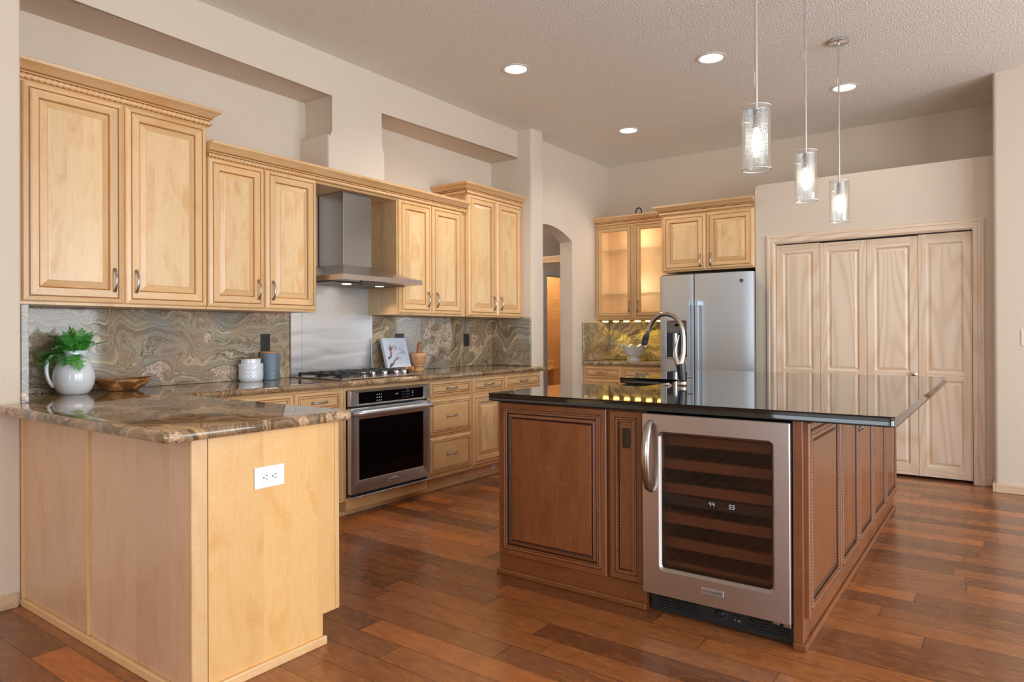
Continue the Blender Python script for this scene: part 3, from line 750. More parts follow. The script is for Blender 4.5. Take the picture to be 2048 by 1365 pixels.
c3 = thing('base_cabinet', (4.05, 3.85, 0), 'maple three-drawer base cabinet right of the built-in oven', 'cabinet')
base_box(c3, 3.805, 4.316); toe(c3, 3.805, 4.316)
for z0, z1 in ((.74, .86), (.446, .722), (.15, .425)): drawer(c3, 3.816, 4.306, z0, z1)
c4 = thing('base_cabinet', (4.55, 3.85, 0), 'maple base cabinet with one drawer over a door, beside the three-drawer one', 'cabinet')
base_box(c4, 4.318, 4.762); toe(c4, 4.318, 4.762)
drawer(c4, 4.33, 4.75, .742, .86)
d = front('door', c4, 'y', 3.55, 4.33, 4.75, .14, .722, RAISED, RG, MAPLE); WL[d.name] = WL[c4.name]; handle(d, 'y', 3.55, 4.69, .62)
c5 = thing('base_cabinet', (5.05, 3.85, 0), 'last maple base cabinet of the long run, next to the wall pillar', 'cabinet')
base_box(c5, 4.764, 5.34); toe(c5, 4.764, 5.34)
drawer(c5, 4.776, 5.325, .742, .86)
d = front('door', c5, 'y', 3.55, 4.776, 5.325, .14, .722, RAISED, RG, MAPLE); WL[d.name] = WL[c5.name]; handle(d, 'y', 3.55, 5.25, .62)
# far base cabinet
c6 = thing('base_cabinet', (6.9, 3.35, 0), 'maple base cabinet with small drawers left of the refrigerator', 'cabinet')
box('carcass', maple_v, c6, 6.64, 7.245, 2.874, 3.826, .1, .874, .0015, 1); box('toe_kick', maple_h, c6, 6.70, 6.72, 2.874, 3.826, 0, .1)
for a, c in ((3.358, 3.806), (2.885, 3.338)):
    drawer(c6, a, c, .735, .858, 'x', 6.64)
    d = front('door', c6, 'x', 6.64, a, c, .125, .715, RAISED, RG, MAPLE); WL[d.name] = WL[c6.name]; handle(d, 'x', 6.64, a+.05 if a > 3.2 else c-.05, .63)

# ================================================================== PENINSULA CABINET
p = thing('peninsula_cabinet', (1.5, 2.9, 0), 'plain maple veneer peninsula base with the white outlet on its end', 'cabinet')
b = B(); b.box(1.215, 1.8, 2.203, 3.54, .12, .872); b.box(1.215, 1.73, 2.203, 3.54, 0, .12); obj('carcass', b, maple_v, p)
b = B(); b.box(1.203, 1.215, 2.962, 3.6, .0, .873); obj('side_panel', b, pen_side_shaded, p)
b = B(); b.box(1.203, 1.215, 2.203, 2.938, .0, .873); obj('side_panel', b, pen_side_shaded, p)
b = B(); b.box(1.192, 1.215, 2.9385, 2.9615, .034, .873, .003, 2); obj('batten', b, maple_v, p)
b = B(); b.box(1.19, 1.215, 3.6, 3.6145, .034, .873, .002, 1); obj('batten', b, maple_v, p)
b = B(); b.prism([(1.262, 0), (1.737, 0), (1.737, .118), (1.798, .118), (1.798, .873), (1.262, .873)], 'y', 2.187, 2.203); obj('end_panel', b, pen_face, p)
b = B(); b.box(1.203, 1.26, 2.187, 2.203, .0, .873, .002, 1); obj('corner_stile', b, maple_v, p)
b = B(); b.box(1.80, 1.812, 2.19, 3.54, .118, .873); b.box(1.80, 1.82, 2.188, 2.205, .118, .873); obj('face_frame', b, maple_v, p)
for a, c in ((2.215, 2.66), (2.68, 3.12)):
    b = B(); b.box(1.814, 1.834, a, c, .135, .70, .004, 2); obj('door', b, maple_v, p)
    b = B(); b.box(1.814, 1.834, a, c, .725, .86, .004, 2); obj('drawer', b, maple_h, p)
b = B(); b.box(1.187, 1.203, 2.172, 3.612, 0, .034, .004, 2); obj('shoe_molding', b, maple_h, p)
b = B(); b.box(1.203, 1.748, 2.172, 2.187, 0, .034, .004, 2); obj('shoe_molding', b, maple_h, p)

def outlet(name, label, mat, slot, face, plane, u, v, w_, h_, horiz=False, blank=False):
    o = thing(name, PT(face, plane, u, v, 0), label, 'outlet' if not blank else 'switch')
    P = lambda a, c, e, f_, n0, n1: (a, c, plane-n1, plane-n0, e, f_) if face == 'y' else (plane-n1, plane-n0, a, c, e, f_)
    b = B(); b.box(*P(u-w_/2, u+w_/2, v-h_/2, v+h_/2, 0, .006), .0025, 2); obj('cover_plate', b, mat, o)
    iw, ih = (w_*.56, h_*.47) if horiz else (w_*.47, h_*.58)
    b = B(); b.box(*P(u-iw/2, u+iw/2, v-ih/2, v+ih/2, .006, .0085), .001, 1); rc = obj('rocker' if blank else 'receptacle', b, mat, o)
    if not blank:
        b = B()
        for s_ in (-1, 1):
            cu, cv = (u+s_*iw*.27, v) if horiz else (u, v+s_*ih*.27)
            for k_ in (-1, 1):
                if horiz: b.box(*P(cu-.001, cu+.007, cv+k_*.0065-.0011, cv+k_*.0065+.0011, .0085, .0089))
                else: b.box(*P(cu+k_*.0065-.0011, cu+k_*.0065+.0011, cv-.001, cv+.007, .0085, .0089))
            if horiz: b.box(*P(cu-.011, cu-.006, cv-.0025, cv+.0025, .0085, .0089))
            else: b.box(*P(cu-.0025, cu+.0025, cv-.011, cv-.006, .0085, .0089))
        obj('slots', b, slot, rc)
    return o
wp = plain('white_plastic', lin(236, 238, 242), .3)
outlet('power_outlet', 'white horizontal outlet on the end panel of the peninsula', wp, black_m, 'y', 2.187, 1.497, .703, .124, .078, True)
outlet('power_outlet', 'black outlet on the granite above the white and grey jars', black_soft, black_m, 'y', 4.148, 2.811, 1.169, .075, .118)
outlet('power_outlet', 'black outlet mostly hidden behind the leaning cookbook', black_soft, black_m, 'y', 4.148, 4.1, 1.169, .105, .118)
outlet('power_outlet', 'black outlet partly hidden behind the fern leaves', black_soft, black_m, 'y', 4.148, 1.60, 1.16, .155, .125)
outlet('wall_switch', 'black blank switch plate on the granite right of the mortar', black_soft, black_m, 'y', 4.148, 4.98, 1.167, .078, .118, blank=True)
outlet('wall_switch', 'wall-coloured switch plate at the right edge, on the right wall', plain('beige_plastic', lin(226, 212, 196), .4), black_m, 'x', 6.36, -.135, 1.177, .08, .12, blank=True)
brown_p = plain('brown_plastic', lin(44, 26, 18), .25)
outlet('power_outlet', 'small pale outlet low on the toe kick beside the island corner', wp, black_m, 'y', 3.625, 4.712, .076, .05, .07)

# ================================================================== ISLAND
i1 = thing('island_cabinet', (3.1, 1.7, 0), 'dark stained island cabinet with rope-trimmed panels, left of the wine cooler', 'cabinet')
b = B(); b.box(2.787, 3.535, 1.287, 2.098, .0, .88); obj('carcass', b, cherry_v, i1)
b = B(); b.box(2.783, 2.80, 1.292, 2.1, .0, .107, .001, 1); obj('toe_board', b, cherry_h, i1)
b = B(); b.box(2.768, 2.783, 1.287, 2.112, 0, .028, .006, 3); b.box(2.783, 3.5, 2.0985, 2.112, 0, .028, .004, 2); obj('shoe_molding', b, cherry_h, i1)
b = B(); b.box(2.772, 2.787, 1.29, 2.104, .876, .8815); obj('top_rail', b, glaze, i1)
d = front('door', i1, 'x', 2.787, 1.479, 2.092, .108, .874, ISL, IG, CHER); WL[d.name] = WL[i1.name]
rope_frame('rope_bead', d, 'x', 2.787, 1.479, 2.092, .108, .874, .034, .0185)
d = front('door', i1, 'x', 2.787, 1.299, 1.461, .114, .872, ISN, ING, CHER); WL[d.name] = WL[i1.name]
rope_frame('rope_bead', d, 'x', 2.787, 1.299, 1.461, .114, .872, .034, .0185)
outlet('power_outlet', 'brown-black outlet in the narrow rope-trimmed island panel', brown_p, black_m, 'x', 2.7765, 1.38, .751, .037, .088)
b = B(); b.box(2.764, 2.87, .632, .668, 0, .881, .0015, 1)
i2 = thing('island_post', (2.8, .65, 0), 'stained wood corner post right of the wine cooler', 'post')
obj('post', b, cherry_v, i2); b = B()
b.prism([(2.75, .618), (2.871, .618), (2.871, .632), (2.764, .632), (2.764, .668), (2.75, .668)], 'z', 0, .028, .004, 2); obj('shoe_molding', b, cherry_h, i2)
doors = [('island_cabinet', 'nearest side cabinet of the island, with one wide rope-trimmed door', 2.872, 3.40, ((2.79, 3.385),)),
         ('island_cabinet', 'middle side cabinet of the island, pair of doors with two small pulls', 3.40, 4.34, ((3.41, 3.862), (3.872, 4.33))),
         ('island_cabinet', 'farthest side cabinet of the island, pair of rope-trimmed doors', 4.34, 5.36, ((4.345, 4.835), (4.845, 5.35)))]
def pt_side(u, v, n): return (u, .632-n, v)
for nm, lab, x0, x1, ds in doors:
    r = thing(nm, ((x0+x1)/2, .9, 0), lab, 'cabinet')
    b = B(); b.box(max(x0+.001, 2.872), x1-.001, .632, 1.28 if x0 > 3.3 else .65, 0, .88); obj('carcass', b, cherry_v, r)
    b = B(); b.box(x0 if x0 > 2.9 else 2.872, x1-.001, .618, .632, 0, .028, .005, 2); obj('shoe_molding', b, cherry_h, r)
    for (a, c) in ds:
        d = front('door', r, 'y', .632, a, c, .118 if x0 < 3 else .115, .872, ISL, IG, CHER); WL[d.name] = WL[r.name]
        rope_frame('rope_bead', d, 'y', .632, a, c, .115, .872, .034, .0185)
    if len(ds) == 2 and x0 < 4:
        for hx in (ds[0][1]-.03, ds[1][0]+.03): handle(r, 'y', .632, hx, .78)
i3 = thing('island_cabinet', (4.6, 1.7, 0), 'stained island cabinet at the far end, beyond the apron sink', 'cabinet')
b = B(); b.box(4.24, 5.35, 1.282, 2.098, 0, .88); obj('carcass', b, cherry_v, i3)

# sink
s = thing('apron_sink', (3.88, 1.9, .66), 'black apron-front sink set in the notch of the island top', 'sink')
b = B(); X0, X1, Y0, Y1 = 3.54, 4.236, 1.63, 2.125
for bx in ((X0, X1, Y1-.03, Y1, .67, .872), (X0, X1, Y0, Y0+.02, .67, .881), (X0, X0+.02, Y0+.02, Y1-.03, .67, .881), (X1-.02, X1, Y0+.02, Y1-.03, .67, .881), (X0+.02, X1-.02, Y0+.02, Y1-.03, .67, .69)): b.box(*bx)
obj('basin', b, black_soft, s)
b = B(); b.lathe([(.0, .6905), (.045, .6905), (.048, .693), (.04, .695), (0, .694)], (3.9, 1.85, 0), 20, cap=False); obj('drain', b, chrome, s)
# faucet
fc = thing('faucet', (3.75, 1.508, .92), 'tall arched nickel faucet with black base and black spray head', 'faucet')
b = B(); b.lathe([(.0, .92), (.028, .92), (.03, .924), (.027, .93), (.0265, .948), (.03, .953), (.0, .955)], (3.75, 1.508, 0), 28, cap=False); obj('base_ring', b, nickel, fc, smooth=True)
b = B(); b.tube([(3.75, 1.508, .95), (3.75, 1.511, .99), (3.75, 1.515, 1.03), (3.75, 1.517, 1.044)], [.0215, .024, .0275, .028], 24); obj('grip_body', b, black_soft, fc, smooth=50)
b = B()
P3 = [(1.521, 1.04), (1.508, 1.07), (1.5, 1.11), (1.4985, 1.16), (1.499, 1.2), (1.504, 1.24), (1.517, 1.277), (1.54, 1.307), (1.57, 1.326), (1.602, 1.335), (1.637, 1.331), (1.667, 1.315), (1.693, 1.288), (1.712, 1.255), (1.724, 1.222), (1.73, 1.205)]
b.tube([(3.75, y, z) for y, z in P3], [.026, .018, .0145, .0135, .013, .0135, .0135, .0135, .0135, .0135, .0135, .0135, .0135, .014, .0145, .015], 16, up=(1, 0, 0)); obj('spout', b, nickel, fc, smooth=True)
b = B(); b.tube([(3.75, 1.726, 1.215), (3.75, 1.735, 1.19), (3.75, 1.742, 1.165), (3.75, 1.744, 1.15)], [.0155, .019, .02, .017], 16, up=(1, 0, 0)); b.tube([(3.737, 1.712, 1.235), (3.737, 1.72, 1.2), (3.737, 1.732, 1.18)], [.006, .012, .008], 8); obj('spray_head', b, black_soft, fc, smooth=50)
b = B(); b.tube([(3.74, 1.527, 1.04), (3.738, 1.54, 1.075), (3.738, 1.546, 1.11), (3.74, 1.541, 1.145), (3.742, 1.532, 1.18), (3.744, 1.524, 1.21)], [.02, .016, .012, .0085, .006, .004], 14, up=(1, 0, 0)); obj('lever', b, nickel, fc, smooth=True)
b = B(); b.tube([(3.75, 1.485, .967), (3.75, 1.445, .968)], [.004, .003], 8); obj('side_lever', b, nickel, fc)
sd = thing('sink_stopper', (3.70, 1.575, .92), 'small chrome drain button beside the faucet base', 'sink fitting')
b = B(); b.lathe([(0, .92), (.024, .92), (.025, .924), (.012, .928), (.01, .934), (0, .935)], (3.70, 1.575, 0), 20, cap=False); obj('button', b, chrome, sd, smooth=True)

# ================================================================== WINE COOLER
wc = thing('wine_cooler', (3.05, .98, 0), 'stainless undercounter wine cooler with tinted glass door and lit digits', 'wine cooler')
Y0, Y1 = .676, 1.282; XF = 2.735
b = B()
for bx in ((2.80, 3.36, Y0, Y0+.02, .1, .872), (2.80, 3.36, Y1-.02, Y1, .1, .872), (3.34, 3.36, Y0+.02, Y1-.02, .1, .872), (2.80, 3.34, Y0+.02, Y1-.02, .852, .872), (2.80, 3.34, Y0+.02, Y1-.02, .1, .12)): b.box(*bx)
obj('body', b, dark_in, wc)
# door frame with rounded window opening
def rrect(y0, y1, z0, z1, r, n=5):
    pts = []
    for (cy, cz, a0) in ((y0+r, z0+r, PI), (y1-r, z0+r, 1.5*PI), (y1-r, z1-r, 0), (y0+r, z1-r, .5*PI)):
        for i in range(n+1):
            a = a0+i*PI/2/n; pts.append((cy+r*math.cos(a), cz+r*math.sin(a)))
    return pts
def framed_panel(name, parent, face, plane, U0, U1, V0, V1, u0, u1, v0, v1, r, th, mats, rim=.012, inset=.012, outer_r=.004):
    b = B(); n = 5
    O = rrect(U0, U1, V0, V1, outer_r, n); rings = []
    def add(pts, d): rings.append([b.bm.verts.new(PT(face, plane, p_[0], p_[1], d)) for p_ in pts])
    add(O, -th); add(O, -.004); add(rrect(U0+.003, U1-.003, V0+.003, V1-.003, outer_r, n), 0)
    add(rrect(u0, u1, v0, v1, r, n), 0); add(rrect(u0+rim*.5, u1-rim*.5, v0+rim*.5, v1-rim*.5, max(r-rim*.5, .003), n), -inset*.35)
    add(rrect(u0+rim, u1-rim, v0+rim, v1-rim, max(r-rim, .003), n), -inset); add(rrect(u0+rim, u1-rim, v0+rim, v1-rim, max(r-rim, .003), n), -th)
    N_ = len(O)
    for i in range(len(rings)):
        A, C_ = rings[i], rings[(i+1) % len(rings)]
        for k_ in range(N_): b.f([A[k_], A[(k_+1) % N_], C_[(k_+1) % N_], C_[k_]], 1 if i in (3, 4) else 0)
    return obj(name, b, mats, parent, smooth=30)
dr = framed_panel('door', wc, 'x', XF, .671, 1.286, .096, .873, .73, 1.212, .203, .8, .025, .05, (steel_m, nickel)); WL[dr.name] = WL[wc.name]
b = B(); b.prism(rrect(.738, 1.204, .211, .792, .014), 'x', XF+.014, XF+.018); obj('glass_pane', b, glass_tint, dr)
b = B(); HP = [(XF-.002, 1.244, .54), (XF-.03, 1.244, .556), (XF-.048, 1.244, .60), (XF-.058, 1.244, .65), (XF-.061, 1.244, .69), (XF-.058, 1.244, .73), (XF-.048, 1.244, .78), (XF-.03, 1.244, .824), (XF-.002, 1.244, .84)]
b.tube(HP, [.013, .0155, .0175, .019, .0195, .019, .0175, .0155, .013], 14, up=(0, 1, 0), flat=.6); obj('handle', b, nickel, dr, smooth=True)
for i, z in enumerate((.775, .672, .567, .435, .329, .224)):
    b = B(); b.box(2.815, 2.84, Y0+.022, Y1-.022, z-.043, z, .002, 1)
    b2 = b
    sh = obj('shelf_front', b, shelf_wood, wc); WL[sh.name] = WL[wc.name]
    b = B()
    for j in range(9): b.box(2.84, 3.3, Y0+.05+j*.06, Y0+.065+j*.06, z-.022, z-.012)
    obj('wire_rack', b, nickel, sh)
cp = box('control_panel', plain('control_panel', lin(52, 48, 48), .4), wc, 2.806, 2.83, Y0+.022, Y1-.022, .478, .52); WL[cp.name] = WL[wc.name]
SEG = {'4': 'bcfg', '5': 'acdfg'}
def digit(b, ch, face, plane, u, v, w_, h_, sg=1, th=.003):
    S = SEG[ch]; sk = .14*h_
    def q(x0, z0, x1, z1):
        P_ = []
        for (x, z) in ((x0, z0), (x1, z0), (x1, z1), (x0, z1)):
            P_.append(b.bm.verts.new(PT(face, plane, u+sg*(x+sk*(z/h_)), v+z, 0)))
        b.f(P_)
    hh = h_/2
    if 'a' in S: q(0, h_-th, w_, h_)
    if 'g' in S: q(0, hh-th/2, w_, hh+th/2)
    if 'd' in S: q(0, 0, w_, th)
    if 'f' in S: q(0, hh, th, h_)
    if 'b' in S: q(w_-th, hh, w_, h_)
    if 'c' in S: q(w_-th, 0, w_, hh)
for (yc, tx) in ((1.002, '44'), (.917, '55')):
    b = B(); b.box(2.8045, 2.806, yc-.017, yc+.017, .488, .513, .0005, 1); lc = obj('display_window', b, plain('display_blue', lin(22, 34, 62), .2), cp)
    b = B()
    digit(b, tx[0], 'x', 2.8038, yc+.0125, .4925, .0098, .018, -1, .0023); digit(b, tx[1], 'x', 2.8038, yc-.0015, .4925, .0098, .018, -1, .0023)
    obj('digits', b, digit_m, lc, normals=False)
b = B()
for yb in (1.033, .882): b.lathe([(.0055, 2.8058), (.0065, 2.8045), (.0045, 2.8045)], (0, yb, .5), 14, 'x', cap=False)
obj('button_rings', b, plain('dim_print', lin(92, 84, 82), .5), cp)
# badge with lettering
def text_mesh(s_, size):
    cu = bpy.data.curves.new('t', 'FONT'); cu.body = s_; cu.size = size; cu.align_x = 'CENTER'; cu.align_y = 'CENTER'; cu.extrude = .0003; cu.resolution_u = 3
    o = bpy.data.objects.new('t', cu); COL.objects.link(o)
    dg = bpy.context.evaluated_depsgraph_get(); me = bpy.data.meshes.new_from_object(o.evaluated_get(dg)); bpy.data.objects.remove(o); return me
def lettering(parent, s_, size, face, loc, mat, sx=1.0):
    me = text_mesh(s_, size); me.materials.clear(); me.materials.append(mat)
    o = bpy.data.objects.new('lettering', me); COL.objects.link(o); o.parent = parent
    o.location = Vector(loc)-WL[parent.name]; X = Vector((1, 0, 0)) if face == 'y' else Vector((0, -1, 0)); Z_ = Vector((0, -1, 0)) if face == 'y' else Vector((-1, 0, 0))
    m = Matrix((X, Vector((0, 0, 1)), Z_)).transposed(); o.rotation_euler = m.to_euler(); o.scale = (sx, 1, 1); return o
badge_m = plain('badge_silver', lin(196, 198, 202), .25, .8); ink_m = plain('badge_ink', lin(62, 66, 84), .4)
b = B(); b.box(XF-.003, XF, .929, 1.021, .148, .172, .001, 1); bd = obj('badge', b, badge_m, dr); WL[bd.name] = WL[wc.name]
lettering(bd, 'KitchenAid', .0165, 'x', (XF-.0034, .975, .16), ink_m, 1.0)
b = B(); b.box(2.80, 2.83, Y0, Y1-.01, .004, .095); gr = obj('kick_plate', b, black_m, wc); WL[gr.name] = WL[wc.name]
b = B()
for (ya, yb_) in ((Y1-.19, Y1-.04), (Y1-.28, Y1-.2)): pass
for (ya, yb_) in ((1.175, 1.24), (1.06, 1.165), (.75, .845), (.69, .745)):
    b = B()
    for k_ in range(5): b.box(2.793, 2.8, ya, yb_, .022+k_*.0125, .029+k_*.0125, .0015, 1)
    obj('louvers', b, black_soft, gr)
b = B(); b.lathe([(.0, 2.786), (.012, 2.786), (.014, 2.79), (.02, 2.795), (.021, 2.8)], (0, .965, .055), 24, 'x', cap=False); b.lathe([(.0235, 2.799), (.0235, 2.7985), (.0225, 2.7985)], (0, .965, .055), 24, 'x', cap=False); obj('dial', b, black_soft, gr, smooth=True)
b = B()
for k_ in range(14):
    a = PI*.2+k_*1.6*PI/13; cy, cz = .965+.0245*math.cos(a), .055+.0245*math.sin(a); b.box(2.7985, 2.8, cy-.0012, cy+.0012, cz-.0012, cz+.0012)
obj('dial_marks', b, plain('grey_print', lin(150, 152, 156), .5), gr)
b = B(); b.box(2.794, 2.8, .875, .912, .028, .062, .001, 1); sw = obj('rocker_switch', b, black_soft, gr)
b = B(); b.box(2.7935, 2.794, .901, .904, .041, .046); b.lathe([(.0035, 2.7938), (.0022, 2.7935)], (0, .886, .043), 10, 'x', cap=False); obj('switch_marks', b, plain('white_print', lin(220, 220, 220), .5), sw)
b = B(); b.box(2.742, 2.775, .672, .70, .084, .096, .001, 1); obj('hinge', b, nickel, wc); b = B(); b.box(2.742, 2.775, .715, .74, .087, .096, .001, 1); obj('hinge', b, nickel, wc)

# ================================================================== WALL OVEN
ov = thing('wall_oven', (3.4, 3.8, .13), 'built-in stainless oven with black glass door and bar handle', 'oven')
YF = 3.505
b = B(); b.box(3.015, 3.787, 3.545, 4.1, .135, .846); obj('body', b, black_m, ov)
cpn = framed_panel('control_panel', ov, 'y', YF, 3.018, 3.784, .742, .846, 3.086, 3.712, .753, .833, .006, .035, (oven_steel, nickel), .003, .002, .002); WL[cpn.name] = WL[ov.name]
b = B(); b.box(3.089, 3.709, YF+.001, YF+.004, .756, .830); gp = obj('black_glass', b, black_gloss, cpn); WL[gp.name] = WL[ov.name]
b = B()
def icon(x, z, w_, h_): b.box(x-w_/2, x+w_/2, YF+.0004, YF+.0009, z-h_/2, z+h_/2)
for i in range(3):
    for j in range(3): icon(3.253+i*.0185, .768+j*.02, .009 if j < 2 else .008, .006 if j != 1 else .008)
for j in range(3):
    for i in range(5): icon(3.497+i*.0165, .772+j*.019, .003 if i < 3 else .006, .0035)
for z in (.778, .797, .809): icon(3.598, z, .012, .0045)
icon(3.548, .824, .018, .002); icon(3.43, .80, .006, .009); icon(3.445, .80, .006, .009)
obj('icons', b, icon_m, gp)
od = framed_panel('door', ov, 'y', YF, 3.018, 3.784, .158, .728, 3.088, 3.711, .241, .655, .008, .035, (oven_steel, nickel), .004, .003, .003); WL[od.name] = WL[ov.name]
b = B(); b.box(3.091, 3.708, YF+.002, YF+.006, .245, .651); obj('glass_window', b, black_gloss, od)
b = B(); HP = [(3.034, YF-.012, .695), (3.05, YF-.045, .697), (3.1, YF-.053, .698), (3.25, YF-.058, .699), (3.4, YF-.06, .699), (3.55, YF-.058, .699), (3.7, YF-.053, .698), (3.752, YF-.045, .697), (3.768, YF-.012, .695)]
b.tube(HP, [.015, .0195, .0205, .0215, .022, .0215, .0205, .0195, .015], 16, up=(0, 0, 1))
for x in (3.05, 3.752): b.tube([(x, YF-.04, .697), (x, YF, .697)], .011, 10)
obj('handle', b, satin_m, od, smooth=50)
b = B(); b.box(3.356, 3.452, YF-.003, YF, .19, .213, .001, 1); bd = obj('badge', b, badge_m, od); WL[bd.name] = WL[ov.name]
lettering(bd, 'KitchenAid', .016, 'y', (3.404, YF-.0034, .2015), ink_m)
b = B(); b.box(3.018, 3.784, 3.49, 3.545, .136, .142, .001, 1); obj('bottom_trim', b, oven_steel, ov)
b = B(); b.box(3.015, 3.787, YF+.0355, 3.545, .135, .846); obj('black_collar', b, black_m, ov)
b = B(); b.box(3.60, 3.715, YF-.002, YF+.02, .7285, .7335); obj('vent_clip', b, plain('pale_steel', lin(190, 206, 214), .3, .6), ov)

# ================================================================== COOKTOP
ck = thing('cooktop', (3.4, 3.85, .915), 'gas cooktop with black grates and five chrome knobs', 'cooktop')
b = B(); b.box(3.005, 3.79, 3.575, 4.08, .916, .924, .003, 2); obj('pan', b, steel_m, ck)
for gx0, gx1 in ((3.02, 3.29), (3.295, 3.53), (3.535, 3.775)):
    b = B(); y0, y1 = (3.60, 4.06) if gx0 < 3.2 else (3.71, 4.06)
    for x in (gx0+.005, gx1-.005): b.box(x-.006, x+.006, y0, y1, .942, .956, .002, 1)
    for y in [y0+.006+(y1-y0-.012)*i_/4 for i_ in range(5)]: b.box(gx0, gx1, y-.005, y+.005, .942, .954, .002, 1)
    for x in ((gx0*2+gx1)/3, (gx0+2*gx1)/3): b.box(x-.004, x+.004, y0, y1, .945, .957, .002, 1)
    for x in (gx0+.005, gx1-.005):
        for y in (y0+.01, (y0+y1)/2, y1-.01): b.box(x-.007, x+.007, y-.007, y+.007, .924, .944)
    obj('grate', b, iron_m, ck)
for x, y in ((3.14, 3.74), (3.14, 3.95), (3.41, 3.88), (3.66, 3.80), (3.66, 3.97)):
    b = B(); b.lathe([(.05, .924), (.05, .93), (.035, .932), (.035, .938), (.02, .94), (0, .94)], (x, y, 0), 20, cap=False); obj('burner', b, iron_m, ck, smooth=40)
for x in (3.265, 3.345, 3.462, 3.578, 3.658):
    b = B(); b.lathe([(.021, .924), (.022, .93), (.018, .934), (.019, .95), (.016, .957), (0, .959)], (x, 3.65, 0), 20, cap=False); obj('knob', b, chrome, ck, smooth=45)

# ================================================================== RANGE HOOD
hd = thing('range_hood', (3.42, 3.88, 1.6), 'stainless chimney range hood with a low pyramid canopy', 'range hood')
b = B(); b.box(3.268, 3.535, 3.87, 4.14, 1.728, 2.2605, .001, 1); obj('chimney', b, steel_v, hd)
b = B(); rings = []
for (x0, x1, y0, z) in ((3.035, 3.806, 3.60, 1.596), (3.035, 3.806, 3.60, 1.632), (3.09, 3.74, 3.66, 1.648), (3.17, 3.64, 3.755, 1.683), (3.268, 3.535, 3.87, 1.73)):
    rings.append([b.bm.verts.new(q_) for q_ in ((x0, y0, z), (x1, y0, z), (x1, 4.14, z), (x0, 4.14, z))])
for a, c in zip(rings, rings[1:]):
    for k_ in range(4): b.f([a[k_], a[(k_+1) % 4], c[(k_+1) % 4], c[k_]])
b.f(rings[-1]); b.f(rings[0][::-1]); cn = obj('canopy', b, steel_m, hd); WL[cn.name] = WL[hd.name]
for x0, x1 in ((3.06, 3.41), (3.43, 3.78)): box('filter', steel('filter_steel', lin(120, 116, 112), .35), hd, x0, x1, 3.76, 4.1, 1.588, 1.595)
for x in (3.28, 3.60):
    b = B(); b.lathe([(.0, 1.584), (.03, 1.584), (.034, 1.588)], (x, 3.85, 0), 18, cap=False); obj('lamp', b, hoodl_m, hd)
    child_light('lamp_beam', hd, 'SPOT', (x, 3.86, 1.575), 4, (1, .86, .62), .02, math.radians(110), .6)
b = B(); b.prism([(3.19, 1.578), (3.215, 1.568), (3.43, 1.568), (3.455, 1.578), (3.43, 1.594), (3.215, 1.594)], 'y', 3.604, 3.63); kp = obj('button_panel', b, plain('dark_panel', lin(62, 58, 56), .3), hd); WL[kp.name] = WL[hd.name]
b = B()
for i in range(5): b.lathe([(.0045, 3.6035), (.0035, 3.602), (0, 3.602)], (3.27+i*.032, 0, 1.581), 10, 'y', cap=False)
obj('buttons', b, chrome, kp)

# ================================================================== REFRIGERATOR
rf = thing('refrigerator', (6.7, 2.31, 0), 'side-by-side stainless refrigerator with ice and water dispenser', 'refrigerator')
b = B(); b.box(6.37, 7.2, 1.945, 2.768, .02, 1.775, .004, 1); obj('body', b, plain('fridge_side', lin(60, 60, 62), .5), rf)
def bowed(name, y0, y1, z0, z1, mat, hole=None):
    b = B(); n = 10; A = []; C_ = []
    for i in range(n+1):
        t = i/n; y = y0+(y1-y0)*t; yy = (y-2.31)/.46; x = 6.30+.016*yy*yy
        if i in (0, n): x += .006
        A.append((x, y)); 
    pts = A+[(6.365, y1), (6.365, y0)]
    b.prism(pts, 'z', z0, z1); return obj(name, b, mat, rf, smooth=30)
bowed('freezer_door', 2.418, 2.768, .06, 1.787, steel_f); bowed('fridge_door', 1.858, 2.408, .06, 1.787, steel_f)
box('seal', black_m, rf, 6.34, 6.372, 2.406, 2.42, .06, 1.78)
for y in (2.447, 2.362):
    b = B(); b.tube([(6.245, y, .66), (6.243, y, .9), (6.242, y, 1.2), (6.245, y, 1.535)], [.0155]*4, 4, up=(1, 1, 0), flat=1.0)
    for z in (.70, 1.505): b.box(6.245, 6.31, y-.012, y+.012, z-.022, z+.022, .003, 1)
    obj('handle', b, steel_f, rf)
b = B()
for bx in ((6.294, 6.318, 2.468, 2.482, .975, 1.35), (6.290, 6.318, 2.69, 2.706, .975, 1.35), (6.288, 6.318, 2.482, 2.69, 1.335, 1.352), (6.286, 6.318, 2.482, 2.69, .972, .99)): b.box(*bx, .004, 2)
dp = obj('dispenser', b, nickel, rf); WL[dp.name] = WL[rf.name]
box('dispenser_panel', plain('panel_grey', lin(108, 106, 104), .35, .3), rf, 6.292, 6.31, 2.484, 2.688, 1.225, 1.335, .002, 1)
b = B(); b.box(6.2905, 6.292, 2.56, 2.60, 1.288, 1.312); obj('display', b, black_gloss, dp)
b = B()
for y in (2.52, 2.55, 2.58, 2.61, 2.64): b.lathe([(.004, 6.2918), (.003, 6.2905), (0, 6.2905)], (0, y, 1.26), 8, 'x', cap=False)
obj('buttons', b, chrome, dp)
b = B(); b.box(6.3, 6.302, 2.484, 2.688, .99, 1.225)
obj('recess', b, plain('recess_grey', lin(58, 62, 66), .25, .7), dp)
b = B(); b.lathe([(.022, 6.300), (.026, 6.304), (.0255, 6.31)], (0, 2.575, 0), 18, 'x'); bm_ = b.bm
bm_.free(); b = B(); b.tube([(6.30, 2.6, .995), (6.30, 2.6, 1.222)], .028, 18); obj('dispenser_column', b, steel_v, dp, smooth=40)
